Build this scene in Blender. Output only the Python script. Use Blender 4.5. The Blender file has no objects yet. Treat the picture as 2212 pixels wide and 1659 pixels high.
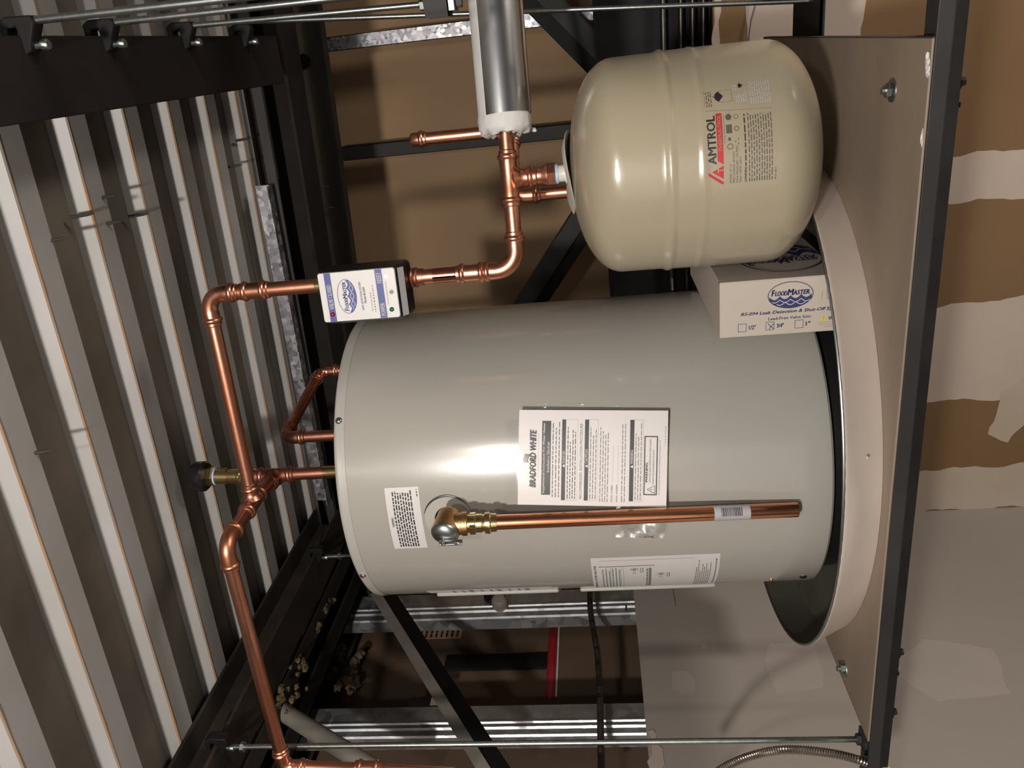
import bpy, bmesh, math, random
from mathutils import Vector, Matrix
random.seed(7)
S = bpy.context.scene
PI = math.pi
def V(*a): return Vector(a[0]) if len(a) == 1 else Vector(a)

# ------------------------------------------------------------------ camera
# world: +Z up, +X right along the roof-deck ribs, +Y away from the camera; the
# photograph was taken with the phone turned on its side (camera rolled 90 deg)
FPX, CX, CY = 1723.0, 1106.0, 829.5
up_c = Vector((-14706.0, -960.0, -FPX)).normalized()
dp_c = Vector((153.0, 750.0, -FPX)); dp_c = (dp_c - up_c * dp_c.dot(up_c)).normalized()
rt_c = dp_c.cross(up_c)
Mwc = Matrix((rt_c, dp_c, up_c))               # camera vector -> world vector
CAM = Vector((0, 0, 2.6))
cd = bpy.data.cameras.new('camera'); cam = bpy.data.objects.new('camera', cd)
S.collection.objects.link(cam); S.camera = cam
cam.matrix_world = Matrix.Translation(CAM) @ Mwc.to_4x4()
cd.sensor_width = 36; cd.lens = FPX / 2212 * 36; cd.clip_start = .02; cd.clip_end = 60
def ray(x, y): return Mwc @ Vector((x - CX, -(y - CY), -FPX))
def at_depth(x, y, d): return CAM + ray(x, y) * d / FPX
def at_z(x, y, z): r = ray(x, y); return CAM + r * (z - CAM.z) / r.z
def at_y(x, y, Y): r = ray(x, y); return CAM + r * Y / r.y
def at_x(x, y, X): r = ray(x, y); return CAM + r * X / r.x

# ------------------------------------------------------------------ light
w = bpy.data.worlds.new('dim_room'); S.world = w; w.use_nodes = True
w.node_tree.nodes['Background'].inputs[0].default_value = (.9, .85, .8, 1)
w.node_tree.nodes['Background'].inputs[1].default_value = .035
def lamp(name, loc, power, radius, col):
    l = bpy.data.lights.new(name, 'POINT'); l.energy = power; l.shadow_soft_size = radius; l.color = col
    o = bpy.data.objects.new(name, l); S.collection.objects.link(o); o.location = loc; return o
lamp('work_lamp', (.25, -.65, 3.03), 30, .04, (1, .935, .875))
lamp('work_lamp', (-.115, -.81, 3.03), 128, .045, (1, .935, .87))
def area(name, loc, target, size, power, col):
    l = bpy.data.lights.new(name, 'AREA'); l.shape = 'RECTANGLE'; l.size, l.size_y = size; l.energy = power; l.color = col
    o = bpy.data.objects.new(name, l); S.collection.objects.link(o); o.location = loc
    o.rotation_euler = (Vector(target) - Vector(loc)).to_track_quat('-Z', 'Y').to_euler(); return o
area('room_light', (-.6, -3.2, 2.3), (-.6, 2, 2.2), (3.0, 2.0), 14, (1, .93, .86))
area('lower_fill_light', (1.3, .55, .9), (-1.2, 2.1, 1.5), (.6, .6), 36, (1, .90, .80))  # unseen fill added to brighten the walls below the shelf
S.view_settings.view_transform = 'Standard'; S.view_settings.look = 'None'
S.view_settings.exposure = 0.0; S.view_settings.gamma = 1; S.view_settings.use_curve_mapping = False

# ------------------------------------------------------------------ materials
def nt(m): return m.node_tree.nodes, m.node_tree.links
def mat(name, col, rough=.5, metal=0, noise=0, nscale=20, bump=0, bscale=60, coat=0, col2=None, rvar=0, stretch=None, spec=None):
    m = bpy.data.materials.new(name); m.use_nodes = True; N, L = nt(m); b = N['Principled BSDF']
    b.inputs['Base Color'].default_value = (*col, 1); b.inputs['Roughness'].default_value = rough
    b.inputs['Metallic'].default_value = metal
    if coat: b.inputs['Coat Weight'].default_value = coat; b.inputs['Coat Roughness'].default_value = .12
    if spec is not None: b.inputs['Specular IOR Level'].default_value = spec
    tc = N.new('ShaderNodeTexCoord'); src = tc.outputs['Object']
    if stretch:
        mp = N.new('ShaderNodeMapping'); mp.inputs['Scale'].default_value = stretch
        L.new(src, mp.inputs[0]); src = mp.outputs[0]
    if noise or col2:
        n = N.new('ShaderNodeTexNoise'); n.inputs['Scale'].default_value = nscale; n.inputs['Detail'].default_value = 6
        L.new(src, n.inputs['Vector'])
        r = N.new('ShaderNodeMapRange'); r.inputs[1].default_value = .35; r.inputs[2].default_value = .65
        L.new(n.outputs[0], r.inputs[0])
        mx = N.new('ShaderNodeMix'); mx.data_type = 'RGBA'
        c2 = col2 or tuple(c * (1 - noise) for c in col)
        mx.inputs[6].default_value = (*col, 1); mx.inputs[7].default_value = (*c2, 1)
        L.new(r.outputs[0], mx.inputs[0]); L.new(mx.outputs[2], b.inputs['Base Color'])
        if rvar:
            rr = N.new('ShaderNodeMapRange'); rr.inputs[3].default_value = rough; rr.inputs[4].default_value = rough + rvar
            L.new(r.outputs[0], rr.inputs[0]); L.new(rr.outputs[0], b.inputs['Roughness'])
    if bump:
        n2 = N.new('ShaderNodeTexNoise'); n2.inputs['Scale'].default_value = bscale; n2.inputs['Detail'].default_value = 4
        L.new(src, n2.inputs['Vector'])
        bp = N.new('ShaderNodeBump'); bp.inputs['Strength'].default_value = bump; bp.inputs['Distance'].default_value = .002
        L.new(n2.outputs[0], bp.inputs['Height']); L.new(bp.outputs[0], b.inputs['Normal'])
    return m
M = {}
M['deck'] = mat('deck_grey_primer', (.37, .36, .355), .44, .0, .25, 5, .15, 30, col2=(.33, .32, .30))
M['deckflute'] = mat('deck_flute_brown', (.20, .175, .145), .8, 0, .4, 4)  # flutes darker and browner than the rib faces
M['rust'] = mat('rust_edge', (.34, .16, .05), .9, 0, 0, 9, col2=(.20, .18, .15))
M['heater'] = mat('heater_enamel', (.345, .33, .295), .25, 0, .04, 3, .02, 200, coat=.6)
M['heatercap'] = mat('heater_cap_enamel', (.375, .365, .33), .36, 0, .04, 3, .05, 300, coat=.2)
M['tank'] = mat('tank_almond_enamel', (.335, .29, .205), .27, 0, .03, 3, .02, 300, coat=.4)
M['copper'] = mat('copper', (.86, .41, .28), .27, 1, 0, 14, .08, 90, col2=(.62, .25, .14), rvar=.12)
M['coppertan'] = mat('copper_tarnished', (.66, .30, .20), .32, 1, 0, 10, .1, 70, col2=(.33, .13, .08), rvar=.15)
M['copperdrip'] = mat('copper_bright', (.88, .42, .24), .19, 1, 0, 9, .05, 50, col2=(.74, .30, .16), rvar=.07)
M['brass'] = mat('brass', (.72, .55, .27), .24, 1, .2, 20)
M['bronze'] = mat('cast_bronze', (.55, .33, .14), .36, 1, .25, 60, .25, 400)
M['zinc'] = mat('zinc_plate', (.42, .45, .44), .36, 1, .2, 40)
M['chrome'] = mat('bright_chrome', (.80, .82, .85), .14, 1)
M['steelrod'] = mat('threaded_zinc', (.42, .45, .44), .33, 1, .2, 120)
M['blacksteel'] = mat('black_painted_steel', (.012, .011, .011), .6, 0, .4, 12, .1, 60, spec=.2)
M['greysteel'] = mat('grey_primed_steel', (.045, .042, .040), .6, 0, .3, 9, .1, 60, spec=.3)
M['railsteel'] = mat('rail_dark_steel', (.030, .028, .027), .55, 0, .3, 9, .1, 60, spec=.3)
M['brace'] = mat('grey_brace_paint', (.20, .18, .155), .65, 0, .3, 12)
M['beam'] = mat('beam_red_brown_primer', (.020, .016, .014), .8, 0, .4, 8, .2, 30, spec=.2)
M['beambrown'] = mat('beam_brown_dirty', (.040, .030, .022), .85, 0, 0, 9, .3, 40, col2=(.018, .014, .011), spec=.2)
M['beamtan'] = mat('beam_tan_overspray', (.20, .165, .12), .8, 0, 0, 3, .2, 30, col2=(.13, .115, .095))
M['fire'] = mat('fireproofing_fluff', (.13, .095, .04), .95, 0, .5, 40, .8, 60)
M['ply'] = mat('plywood_face', (.27, .21, .155), .62, 0, 0, 2.2, .1, 50, col2=(.225, .175, .13), stretch=(1, 4, 1))
M['plyedge'] = mat('plywood_edge', (.08, .06, .045), .8, 0, .5, 60)
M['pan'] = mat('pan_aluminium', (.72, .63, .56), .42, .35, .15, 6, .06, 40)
M['pandark'] = mat('pan_inside_olive', (.17, .165, .14), .38, .5, .3, 5)  # inside of the pan darker and more olive than the outside
M['jacket'] = mat('aluminium_jacket', (.86, .87, .88), .23, 1, .06, 5)
M['pvcwhite'] = mat('white_jacket_paper', (.62, .61, .59), .6, 0, .12, 15, .5, 50)
M['fluff'] = mat('yellow_glass_fibre', (.45, .36, .12), .95, 0, .4, 80)
M['white'] = mat('label_white', (.58, .56, .545), .45)
M['paper'] = mat('paper_white', (.60, .57, .555), .5)
M['boxwhite'] = mat('carton_white', (.46, .405, .345), .6, 0, .05, 6)
M['plasticwhite'] = mat('white_plastic', (.60, .59, .52), .35)
M['ink'] = mat('ink_black', (.018, .017, .02), .5)
M['inkgrey'] = mat('ink_grey', (.17, .165, .17), .6)
M['inktan'] = mat('ink_on_almond', (.085, .07, .05), .5)
M['inklight'] = mat('ink_pale', (.36, .35, .36), .6)
M['blue'] = mat('print_blue', (.035, .05, .22), .45)
M['blue2'] = mat('carton_blue', (.022, .028, .12), .55)
M['redink'] = mat('print_red', (.42, .012, .02), .5)
M['yellow'] = mat('print_yellow', (.62, .48, .04), .5)
M['black'] = mat('black_plastic', (.010, .009, .010), .35)
M['led_red'] = mat('red_lens', (.25, .006, .02), .15, coat=.6)
M['led_green'] = mat('green_lens', (.01, .10, .04), .15, coat=.6)
M['drywall'] = mat('drywall_paper_grey', (.30, .265, .235), .9, 0, .06, 2)
M['drybrown'] = mat('drywall_paper_brown', (.175, .103, .048), .9, 0, 0, 1.6, col2=(.15, .086, .038))
M['dryupper'] = mat('drywall_back_tan', (.43, .285, .165), .9, 0, 0, 1.2, col2=(.39, .255, .145))
M['drydark'] = mat('drywall_back_brown', (.12, .075, .045), .9, 0, .2, 3)
M['mudpale'] = mat('skim_patch', (.345, .305, .275), .88, 0, .05, 5)
M['mud'] = mat('joint_compound', (.43, .355, .30), .85, 0, .05, 5)
M['mudlow'] = mat('joint_compound_warm', (.40, .34, .285), .85, 0, 0, 3, col2=(.36, .28, .20))
M['redtape'] = mat('red_seam_tape', (.20, .018, .016), .6)
M['mc'] = mat('armoured_cable_steel', (.50, .45, .41), .32, 1, .2, 60)
M['mcdark'] = mat('armoured_cable_dark', (.10, .09, .08), .4, .9, .2, 60)
M['teflon'] = mat('teflon_tape_blue', (.38, .50, .72), .5)
M['floor'] = mat('concrete_floor', (.16, .15, .14), .8, 0, .2, 2)
M['wire'] = mat('blue_grey_wire', (.10, .10, .16), .5)
def galvanised(name, base, dark, sc=55, rough=.34):
    m = bpy.data.materials.new(name); m.use_nodes = True; N, L = nt(m); b = N['Principled BSDF']
    b.inputs['Metallic'].default_value = .9
    tc = N.new('ShaderNodeTexCoord'); vo = N.new('ShaderNodeTexVoronoi'); vo.inputs['Scale'].default_value = sc
    L.new(tc.outputs['Object'], vo.inputs['Vector'])
    mx = N.new('ShaderNodeMix'); mx.data_type = 'RGBA'; mx.inputs[6].default_value = (*base, 1); mx.inputs[7].default_value = (*dark, 1)
    sp = N.new('ShaderNodeSeparateColor'); L.new(vo.outputs['Color'], sp.inputs[0]); L.new(sp.outputs[0], mx.inputs[0])
    L.new(mx.outputs[2], b.inputs['Base Color'])
    rr = N.new('ShaderNodeMapRange'); rr.inputs[3].default_value = rough - .08; rr.inputs[4].default_value = rough + .15
    L.new(sp.outputs[1], rr.inputs[0]); L.new(rr.outputs[0], b.inputs['Roughness'])
    return m
M['galv'] = galvanised('galvanised_stud', (.60, .62, .64), (.46, .48, .50), 40, .38)
M['galvsp'] = galvanised('galvanised_spangle', (.62, .61, .64), (.22, .22, .24), 90, .42)
m = bpy.data.materials.new('clear_film'); m.use_nodes = True; N, L = nt(m)
for n in list(N): N.remove(n)
o_ = N.new('ShaderNodeOutputMaterial'); tr = N.new('ShaderNodeBsdfTransparent'); gl = N.new('ShaderNodeBsdfGlossy'); gl.inputs['Roughness'].default_value = .10
mxs = N.new('ShaderNodeMixShader'); fr = N.new('ShaderNodeFresnel'); fr.inputs[0].default_value = 1.45
ad = N.new('ShaderNodeMath'); ad.operation = 'ADD'; ad.inputs[1].default_value = -.015
sc_ = N.new('ShaderNodeMath'); sc_.operation = 'MULTIPLY'; sc_.inputs[1].default_value = .35; L.new(fr.outputs[0], ad.inputs[0]); L.new(ad.outputs[0], sc_.inputs[0]); L.new(sc_.outputs[0], mxs.inputs[0]); L.new(tr.outputs[0], mxs.inputs[1]); L.new(gl.outputs[0], mxs.inputs[2]); L.new(mxs.outputs[0], o_.inputs[0])
M['film'] = m
m2 = m.copy(); m2.name = 'clear_film_crumpled'
for n_ in m2.node_tree.nodes:
    if n_.bl_idname == 'ShaderNodeMath' and n_.operation == 'MULTIPLY': n_.inputs[1].default_value = 2.6
    if n_.bl_idname == 'ShaderNodeMath' and n_.operation == 'ADD': n_.inputs[1].default_value = .02
    if n_.bl_idname == 'ShaderNodeBsdfAnisotropic': n_.inputs['Roughness'].default_value = .3
M['film2'] = m2

# ------------------------------------------------------------------ object helpers
def base(name, loc, label, cat, group=None):
    o = bpy.data.objects.new(name, None); o.empty_display_size = .02; S.collection.objects.link(o); o.location = loc
    o['label'] = label; o['category'] = cat
    if group: o['group'] = group
    return o
def tag(o, label, cat, group=None):
    o['label'] = label; o['category'] = cat
    if group: o['group'] = group
    return o
def root_loc(p):
    v = Vector()
    while p is not None: v += p.location; p = p.parent
    return v
class MB:
    def __init__(s): s.v = []; s.f = []; s.m = []
    def add(s, vs, fs, mi=0):
        k = len(s.v); s.v += [tuple(v) for v in vs]; s.f += [tuple(i + k for i in f) for f in fs]; s.m += [mi] * len(fs)
    def box(s, lo, hi, R=None, mi=0):
        vs = [V(x, y, z) for x in (lo[0], hi[0]) for y in (lo[1], hi[1]) for z in (lo[2], hi[2])]
        if R: vs = [R @ v for v in vs]
        s.add(vs, [(0, 1, 3, 2), (4, 6, 7, 5), (0, 4, 5, 1), (2, 3, 7, 6), (0, 2, 6, 4), (1, 5, 7, 3)], mi); return s
    def bar(s, p0, p1, wu, wv, up=(0, 0, 1), mi=0, cu=0, cv=0):
        p0, p1 = V(p0), V(p1); d = (p1 - p0).normalized(); u = d.cross(V(up)).normalized(); v = u.cross(d)
        vs = [p + u * (a * wu / 2 + cu) + v * (b * wv / 2 + cv) for p in (p0, p1) for a, b in ((-1, -1), (1, -1), (1, 1), (-1, 1))]
        s.add(vs, [(0, 3, 2, 1), (4, 5, 6, 7), (0, 1, 5, 4), (1, 2, 6, 5), (2, 3, 7, 6), (3, 0, 4, 7)], mi); return s
    def sweep(s, pts, rad, n=20, cap=True, mi=0):
        pts = [V(p) for p in pts]
        if not hasattr(rad, '__len__'): rad = [rad] * len(pts)
        T = []
        for i in range(len(pts)):
            a = pts[max(i - 1, 0)]; b = pts[min(i + 1, len(pts) - 1)]; t = b - a
            if t.length < 1e-9: t = T[-1] if T else V(0, 0, 1)
            T.append(t.normalized())
        u = T[0].orthogonal().normalized(); vs = []
        for i, (p, t) in enumerate(zip(pts, T)):
            u = (u - t * u.dot(t)).normalized(); w_ = t.cross(u)
            for k in range(n):
                a = 2 * PI * k / n; vs.append(p + (u * math.cos(a) + w_ * math.sin(a)) * rad[i])
        fs = [(i * n + k, i * n + (k + 1) % n, (i + 1) * n + (k + 1) % n, (i + 1) * n + k) for i in range(len(pts) - 1) for k in range(n)]
        if cap: fs += [tuple(range(n - 1, -1, -1)), tuple((len(pts) - 1) * n + k for k in range(n))]
        s.add(vs, fs, mi); return s
    def lathe(s, p, d, prof, n=28, cap=True, mi=0):
        """prof: list of (distance along d, radius)"""
        p, d = V(p), V(d).normalized(); u = d.orthogonal().normalized(); w_ = d.cross(u); vs = []
        for t, r in prof:
            for k in range(n):
                a = 2 * PI * k / n; vs.append(p + d * t + (u * math.cos(a) + w_ * math.sin(a)) * r)
        L_ = len(prof)
        fs = [(i * n + k, i * n + (k + 1) % n, (i + 1) * n + (k + 1) % n, (i + 1) * n + k) for i in range(L_ - 1) for k in range(n)]
        if cap: fs += [tuple(range(n - 1, -1, -1)), tuple((L_ - 1) * n + k for k in range(n))]
        s.add(vs, fs, mi); return s
    def prism(s, outline, ext, mi=0):
        """outline: list of 3D points (planar), ext: extrusion vector"""
        n = len(outline); a = [V(p) for p in outline]; b = [p + V(ext) for p in a]
        s.add(a + b, [tuple(range(n - 1, -1, -1)), tuple(range(n, 2 * n))] + [(i, (i + 1) % n, n + (i + 1) % n, n + i) for i in range(n)], mi); return s
    def build(s, name, mats, parent=None, smooth=.6, bevel=0, structure=False, stuff=False):
        me = bpy.data.meshes.new(name); me.from_pydata(s.v, [], s.f)
        if not isinstance(mats, (list, tuple)): mats = [mats]
        for m_ in mats: me.materials.append(m_)
        me.polygons.foreach_set('material_index', s.m); me.update()
        bm = bmesh.new(); bm.from_mesh(me); bmesh.ops.recalc_face_normals(bm, faces=bm.faces); bm.to_mesh(me); bm.free()
        o = bpy.data.objects.new(name, me); S.collection.objects.link(o)
        if smooth: me.shade_smooth(); me.set_sharp_from_angle(angle=smooth)
        if parent is not None:
            o.parent = parent; off = root_loc(parent); me.transform(Matrix.Translation(-off))
        elif not structure or True:
            c = Vector((0, 0, 0)); n = len(me.vertices)
            for v in me.vertices: c += v.co
            c /= n; me.transform(Matrix.Translation(-c)); o.location = c
        if bevel:
            b = o.modifiers.new('bevel', 'BEVEL'); b.width = bevel; b.segments = 2; b.limit_method = 'ANGLE'
        if structure: o['kind'] = 'structure'
        if stuff: o['kind'] = 'stuff'
        return o

# flat print: a mesh laid on a surface through map(u, v, h) -> world point
FONTC = {}
def text_geo(body, bold=0, shear=0, spacing=1.0):
    key = (body, bold, shear, spacing)
    if key in FONTC: return FONTC[key]
    c = bpy.data.curves.new('t', 'FONT'); c.body = body; c.size = 1; c.offset = bold; c.shear = shear; c.resolution_u = 2; c.space_character = spacing
    o = bpy.data.objects.new('t', c); S.collection.objects.link(o)
    dg = bpy.context.evaluated_depsgraph_get(); me = bpy.data.meshes.new_from_object(o.evaluated_get(dg))
    vs = [(v.co.x, v.co.y) for v in me.vertices]; fs = [tuple(p.vertices) for p in me.polygons]
    bpy.data.objects.remove(o); bpy.data.curves.remove(c); bpy.data.meshes.remove(me)
    x0 = min(v[0] for v in vs); x1 = max(v[0] for v in vs); y0 = min(v[1] for v in vs); y1 = max(v[1] for v in vs)
    vs = [((x - x0) / (x1 - x0), (y - y0) / (y1 - y0)) for x, y in vs]
    FONTC[key] = (vs, fs); return FONTC[key]
class Print(MB):
    def __init__(s, fmap, mats): super().__init__(); s.map = fmap; s.mats = mats; s.names = list(mats)
    def mi(s, m): return s.names.index(m)
    def rect(s, u0, v0, u1, v1, m, h=.0003, step=.008):
        nu = max(1, int(abs(u1 - u0) / step)); nv = 1
        vs = [s.map(u0 + (u1 - u0) * i / nu, v0 + (v1 - v0) * j / nv, h) for i in range(nu + 1) for j in range(nv + 1)]
        fs = [(i * 2, i * 2 + 2, i * 2 + 3, i * 2 + 1) for i in range(nu)]
        s.add(vs, fs, s.mi(m))
    def frame(s, u0, v0, u1, v1, t, m, h=.0004):
        s.rect(u0, v0, u1, v0 + t, m, h); s.rect(u0, v1 - t, u1, v1, m, h)
        s.rect(u0, v0, u0 + t, v1, m, h); s.rect(u1 - t, v0, u1, v1, m, h)
    def poly(s, pts, m, h=.0004): s.add([s.map(u, v, h) for u, v in pts], [tuple(range(len(pts)))], s.mi(m))
    def ell(s, cu, cv, a, b, m, h=.0004, n=36, ring=0):
        if ring:
            vs = [];
            for k in range(n):
                t = 2 * PI * k / n
                vs.append(s.map(cu + a * math.cos(t), cv + b * math.sin(t), h)); vs.append(s.map(cu + (a - ring) * math.cos(t), cv + (b - ring) * math.sin(t), h))
            s.add(vs, [(2 * k, (2 * k + 2) % (2 * n), (2 * k + 3) % (2 * n), 2 * k + 1) for k in range(n)], s.mi(m))
        else: s.poly([(cu + a * math.cos(2 * PI * k / n), cv + b * math.sin(2 * PI * k / n)) for k in range(n)], m, h)
    def text(s, body, u0, v0, w_, h_, m, bold=.0, shear=0, h=.0005, sp=1.0):
        vs, fs = text_geo(body, 0, shear, sp); d = abs(h_) * min(.09, max(0, bold) * 2.2); d = math.copysign(d, w_)
        for dx, dy in (((0, 0),) if d == 0 else ((-d, 0), (d, 0), (0, abs(d) * .6), (0, -abs(d) * .6))):
            s.add([s.map(u0 + x * w_ + dx, v0 + y * h_ + dy, h) for x, y in vs], fs, s.mi(m))
    def line(s, pts, t, m, h=.0005):
        for (a, b), (c, d) in zip(pts, pts[1:]):
            L_ = math.hypot(c - a, d - b) or 1; nx, ny = -(d - b) / L_ * t / 2, (c - a) / L_ * t / 2
            s.add([s.map(a + nx, b + ny, h), s.map(c + nx, d + ny, h), s.map(c - nx, d - ny, h), s.map(a - nx, b - ny, h)], [(0, 1, 2, 3)], s.mi(m))
    def rows(s, u0, v0, u1, v1, n, m, fill=.55, h=.0004, ragged=.25, wd=(.008, .02)):
        """unreadably small print: word-sized dashes in rows, top row first"""
        dv = (v1 - v0) / n; rnd = random.Random(hash((round(u0, 4), round(v0, 4), n)) & 0xffff)
        for i in range(n):
            v = v1 - (i + .5) * dv; u = u0; end = u1 - (rnd.random() * ragged * (u1 - u0) if ragged else 0)
            while u < end:
                L_ = min(rnd.uniform(*wd), end - u)
                s.rect(u, v - dv * fill / 2, u + L_, v + dv * fill / 2, m, h, .02); u += L_ + rnd.uniform(.0012, .0022)
    def done(s, name, parent): return s.build(name, [M[k] for k in s.names], parent, smooth=0)
def on_plane(O, U, W):
    O, U, W = V(O), V(U).normalized(), V(W).normalized(); Nn = U.cross(W)
    return lambda u, v, h: O + U * u + W * v + Nn * h
def on_cyl(c, R):
    return lambda u, v, h: V(c[0] + (R + h) * math.sin(u / R), c[1] - (R + h) * math.cos(u / R), v)

# ------------------------------------------------------------------ structure: roof deck
def ceil_z(x): return 3.36 - .046 * x
def build_ceiling():
    flat = MB(); fl = MB(); ru = MB(); x0, x1 = -2.1, 1.2; D = .028
    def strip(mb, ya, za, yb, zb, sx=12, jit=0):
        xs = [x0 + (x1 - x0) * i / sx for i in range(sx + 1)]
        vs = [];
        for x in xs:
            j = random.uniform(-jit, jit)
            vs.append((x, ya, ceil_z(x) + za)); vs.append((x, yb + j, ceil_z(x) + zb))
        mb.add(vs, [(2 * i, 2 * i + 2, 2 * i + 3, 2 * i + 1) for i in range(sx)])
    for k in range(-9, 6):
        y = 1.022 + .1553 * k; yn = y + .1553
        strip(flat, y - .012, D, y, 0); strip(flat, y, 0, y + .046, 0)
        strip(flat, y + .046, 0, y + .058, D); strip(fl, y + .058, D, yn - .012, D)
        strip(ru, y - .0012, .0022, y - .0001, -.0006, 90, 0); strip(ru, y - .0001, -.0006, y + .0010, -.0006, 110, .0012)
    o = flat.build('ceiling', M['deck'], None, smooth=0, structure=True)
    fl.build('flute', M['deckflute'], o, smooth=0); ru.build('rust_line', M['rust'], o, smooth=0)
    # screw points poking through the deck
    for q in [(a_ * .8444, b_ * .8444) for a_, b_ in [(-.221, 1.262), (-.198, 1.352), (-.228, 1.428), (-.181, 1.435), (-.234, 1.531), (-.154, 2.11), (-.209, 2.022), (-.525, 1.074), (.30, .98)]]:
        z = ceil_z(q[0]) + .012
        MB().lathe((q[0], q[1], z), (.05, .1, -1), [(0, .0028), (.026, .0026), (.036, .0008)], 8).build('deck_screw', M['greysteel'], o)
    return o
CEIL = build_ceiling()

MB().box((-6, -5, -.05), (6, 7, 0)).build('floor', M['floor'], structure=True)

# walls: finished drywall low down, open framing and the backs of far boards above
LX, BY = -1.42, 2.15
wl = MB().box((LX - .0127, .2, 0), (LX, BY, 2.56)).build('wall_left', M['drywall'], structure=True, smooth=0)
MB().bar((LX + .0001, 1.75, 2.452), (LX + .0001, 2.10, 2.452), .0012, .0012).build('panel_joint', M['plyedge'], wl, smooth=0)
wb = MB().box((LX, BY, 0), (1.6, BY + .0127, 2.286)).build('wall_back', M['drybrown'], structure=True, smooth=0)
wf = MB().box((-1.8, 3.00, 1.9), (1.6, 3.0127, 3.75)).build('wall_far', M['dryupper'], structure=True, smooth=0)
wd = MB().box((-1.575, .2, 2.0), (-1.56, 3.0, 3.6)).build('wall_side', M['drydark'], structure=True, smooth=0)
def blob(name, O, U, W, pts, m, parent, jag=.004, t=.00035, seed=1):
    """thin patch of joint compound with a wavering trowelled edge"""
    rnd = random.Random(seed); mp = on_plane(O, U, W); out = []
    for i in range(len(pts)):
        a, b = pts[i], pts[(i + 1) % len(pts)]; n = max(2, int(math.hypot(b[0] - a[0], b[1] - a[1]) / .02))
        ph = rnd.random() * 6
        for k in range(n):
            f = k / n; j = jag * (math.sin(ph + f * n * .7) * .6 + rnd.uniform(-.5, .5)) * (1 if 0 < k else .3)
            L_ = math.hypot(b[0] - a[0], b[1] - a[1]) or 1
            out.append((a[0] + (b[0] - a[0]) * f - (b[1] - a[1]) / L_ * j, a[1] + (b[1] - a[1]) * f + (b[0] - a[0]) / L_ * j))
    mb = MB(); mb.prism([mp(u, v, .0001) for u, v in out], (mp(0, 0, t) - mp(0, 0, 0)))
    return mb.build(name, m, parent, smooth=0)
B0, BU, BW = (0, BY, 0), (1, 0, 0), (0, 0, 1)
for i, (pts, mm) in enumerate([
        ([(-.505, 1.2), (-.475, 2.05), (-.47, 2.19), (-.36, 2.19), (-.38, 2.0), (-.36, 1.2)], 'mud'),
        ([(-1.06, 1.2), (-1.05, 2.2), (-.80, 2.2), (-.74, 1.2)], 'mud'),
        ([(-1.419, 1.2), (-1.419, 2.2), (-1.285, 2.2), (-1.27, 1.2)], 'mudlow'),
        ([(-.30, 1.95), (-.30, 2.205), (1.5, 2.205), (1.5, 2.18), (.03, 1.93)], 'mud'),
        ([(-.30, 2.268), (-.30, 2.285), (1.5, 2.285), (1.5, 2.268)], 'mud'),
        ([(-.99, 1.44), (-1.04, 1.50), (-1.17, 1.52), (-1.20, 1.46), (-1.13, 1.42)], 'mudlow')]):
    blob('joint_compound', B0, BU, BW, pts, M[mm], wb, .006, .0003 + .0002 * (i == 5), 10 + i)
L0, LU, LW = (LX, 0, 0), (0, 1, 0), (0, 0, 1)
for i, pts in enumerate([
        [(1.438, 2.47), (1.452, 2.495), (1.505, 2.488), (1.512, 2.455), (1.48, 2.436), (1.445, 2.44)],
        [(1.545, 2.26), (1.60, 2.24), (1.60, 2.13), (1.45, 2.15), (1.43, 2.26)],
        [(1.50, 1.99), (1.60, 1.88), (1.56, 1.74), (1.42, 1.76), (1.40, 1.92)],
        [(1.585, 2.41), (1.60, 2.405), (1.597, 2.39), (1.583, 2.392)]]):
    blob('joint_compound', L0, LU, LW, pts, M['mudpale'], wl, .005, .0003, 30 + i)
blob('joint_compound', L0, LU, LW, [(.9, 2.53), (1.32, 2.54), (1.33, 2.558), (.9, 2.558)], M['mud'], wl, .012, .002, 77)

# ------------------------------------------------------------------ structure: steel
def ibeam(name, p0, p1, fw, dep, label, m, tf=.009, tw=.007, cat='beam', group=None):
    """p0, p1 on the centre line of the underside"""
    p0, p1 = V(p0), V(p1); mb = MB()
    mb.bar(p0 + V(0, 0, tf / 2), p1 + V(0, 0, tf / 2), fw, tf); mb.bar(p0 + V(0, 0, dep - tf / 2), p1 + V(0, 0, dep - tf / 2), fw, tf)
    mb.bar(p0 + V(0, 0, dep / 2), p1 + V(0, 0, dep / 2), tw, dep - 2 * tf)
    return tag(mb.build(name, m, bevel=.0015), label, cat, group)
ibeam('steel_beam', (.0223, -.3, 3.22), (.0223, 1.73, 3.22), .090, .140, 'dark bare steel I-beam overhead, running away over the copper stub and carrying four rod clamps', M['beam'])
ibeam('steel_beam', (-1.15, .35, 3.335), (-1.15, 1.80, 3.335), .10, .074, 'dark brown steel I-beam overhead above the left end of the plywood shelf', M['beambrown'], tf=.007)
ibeam('steel_beam', (-1.6, 1.90, 3.325), (1.2, 1.90, 3.20), .11, .13, 'black steel cross beam just under the far end of the ribbed deck', M['beam'])
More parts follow.
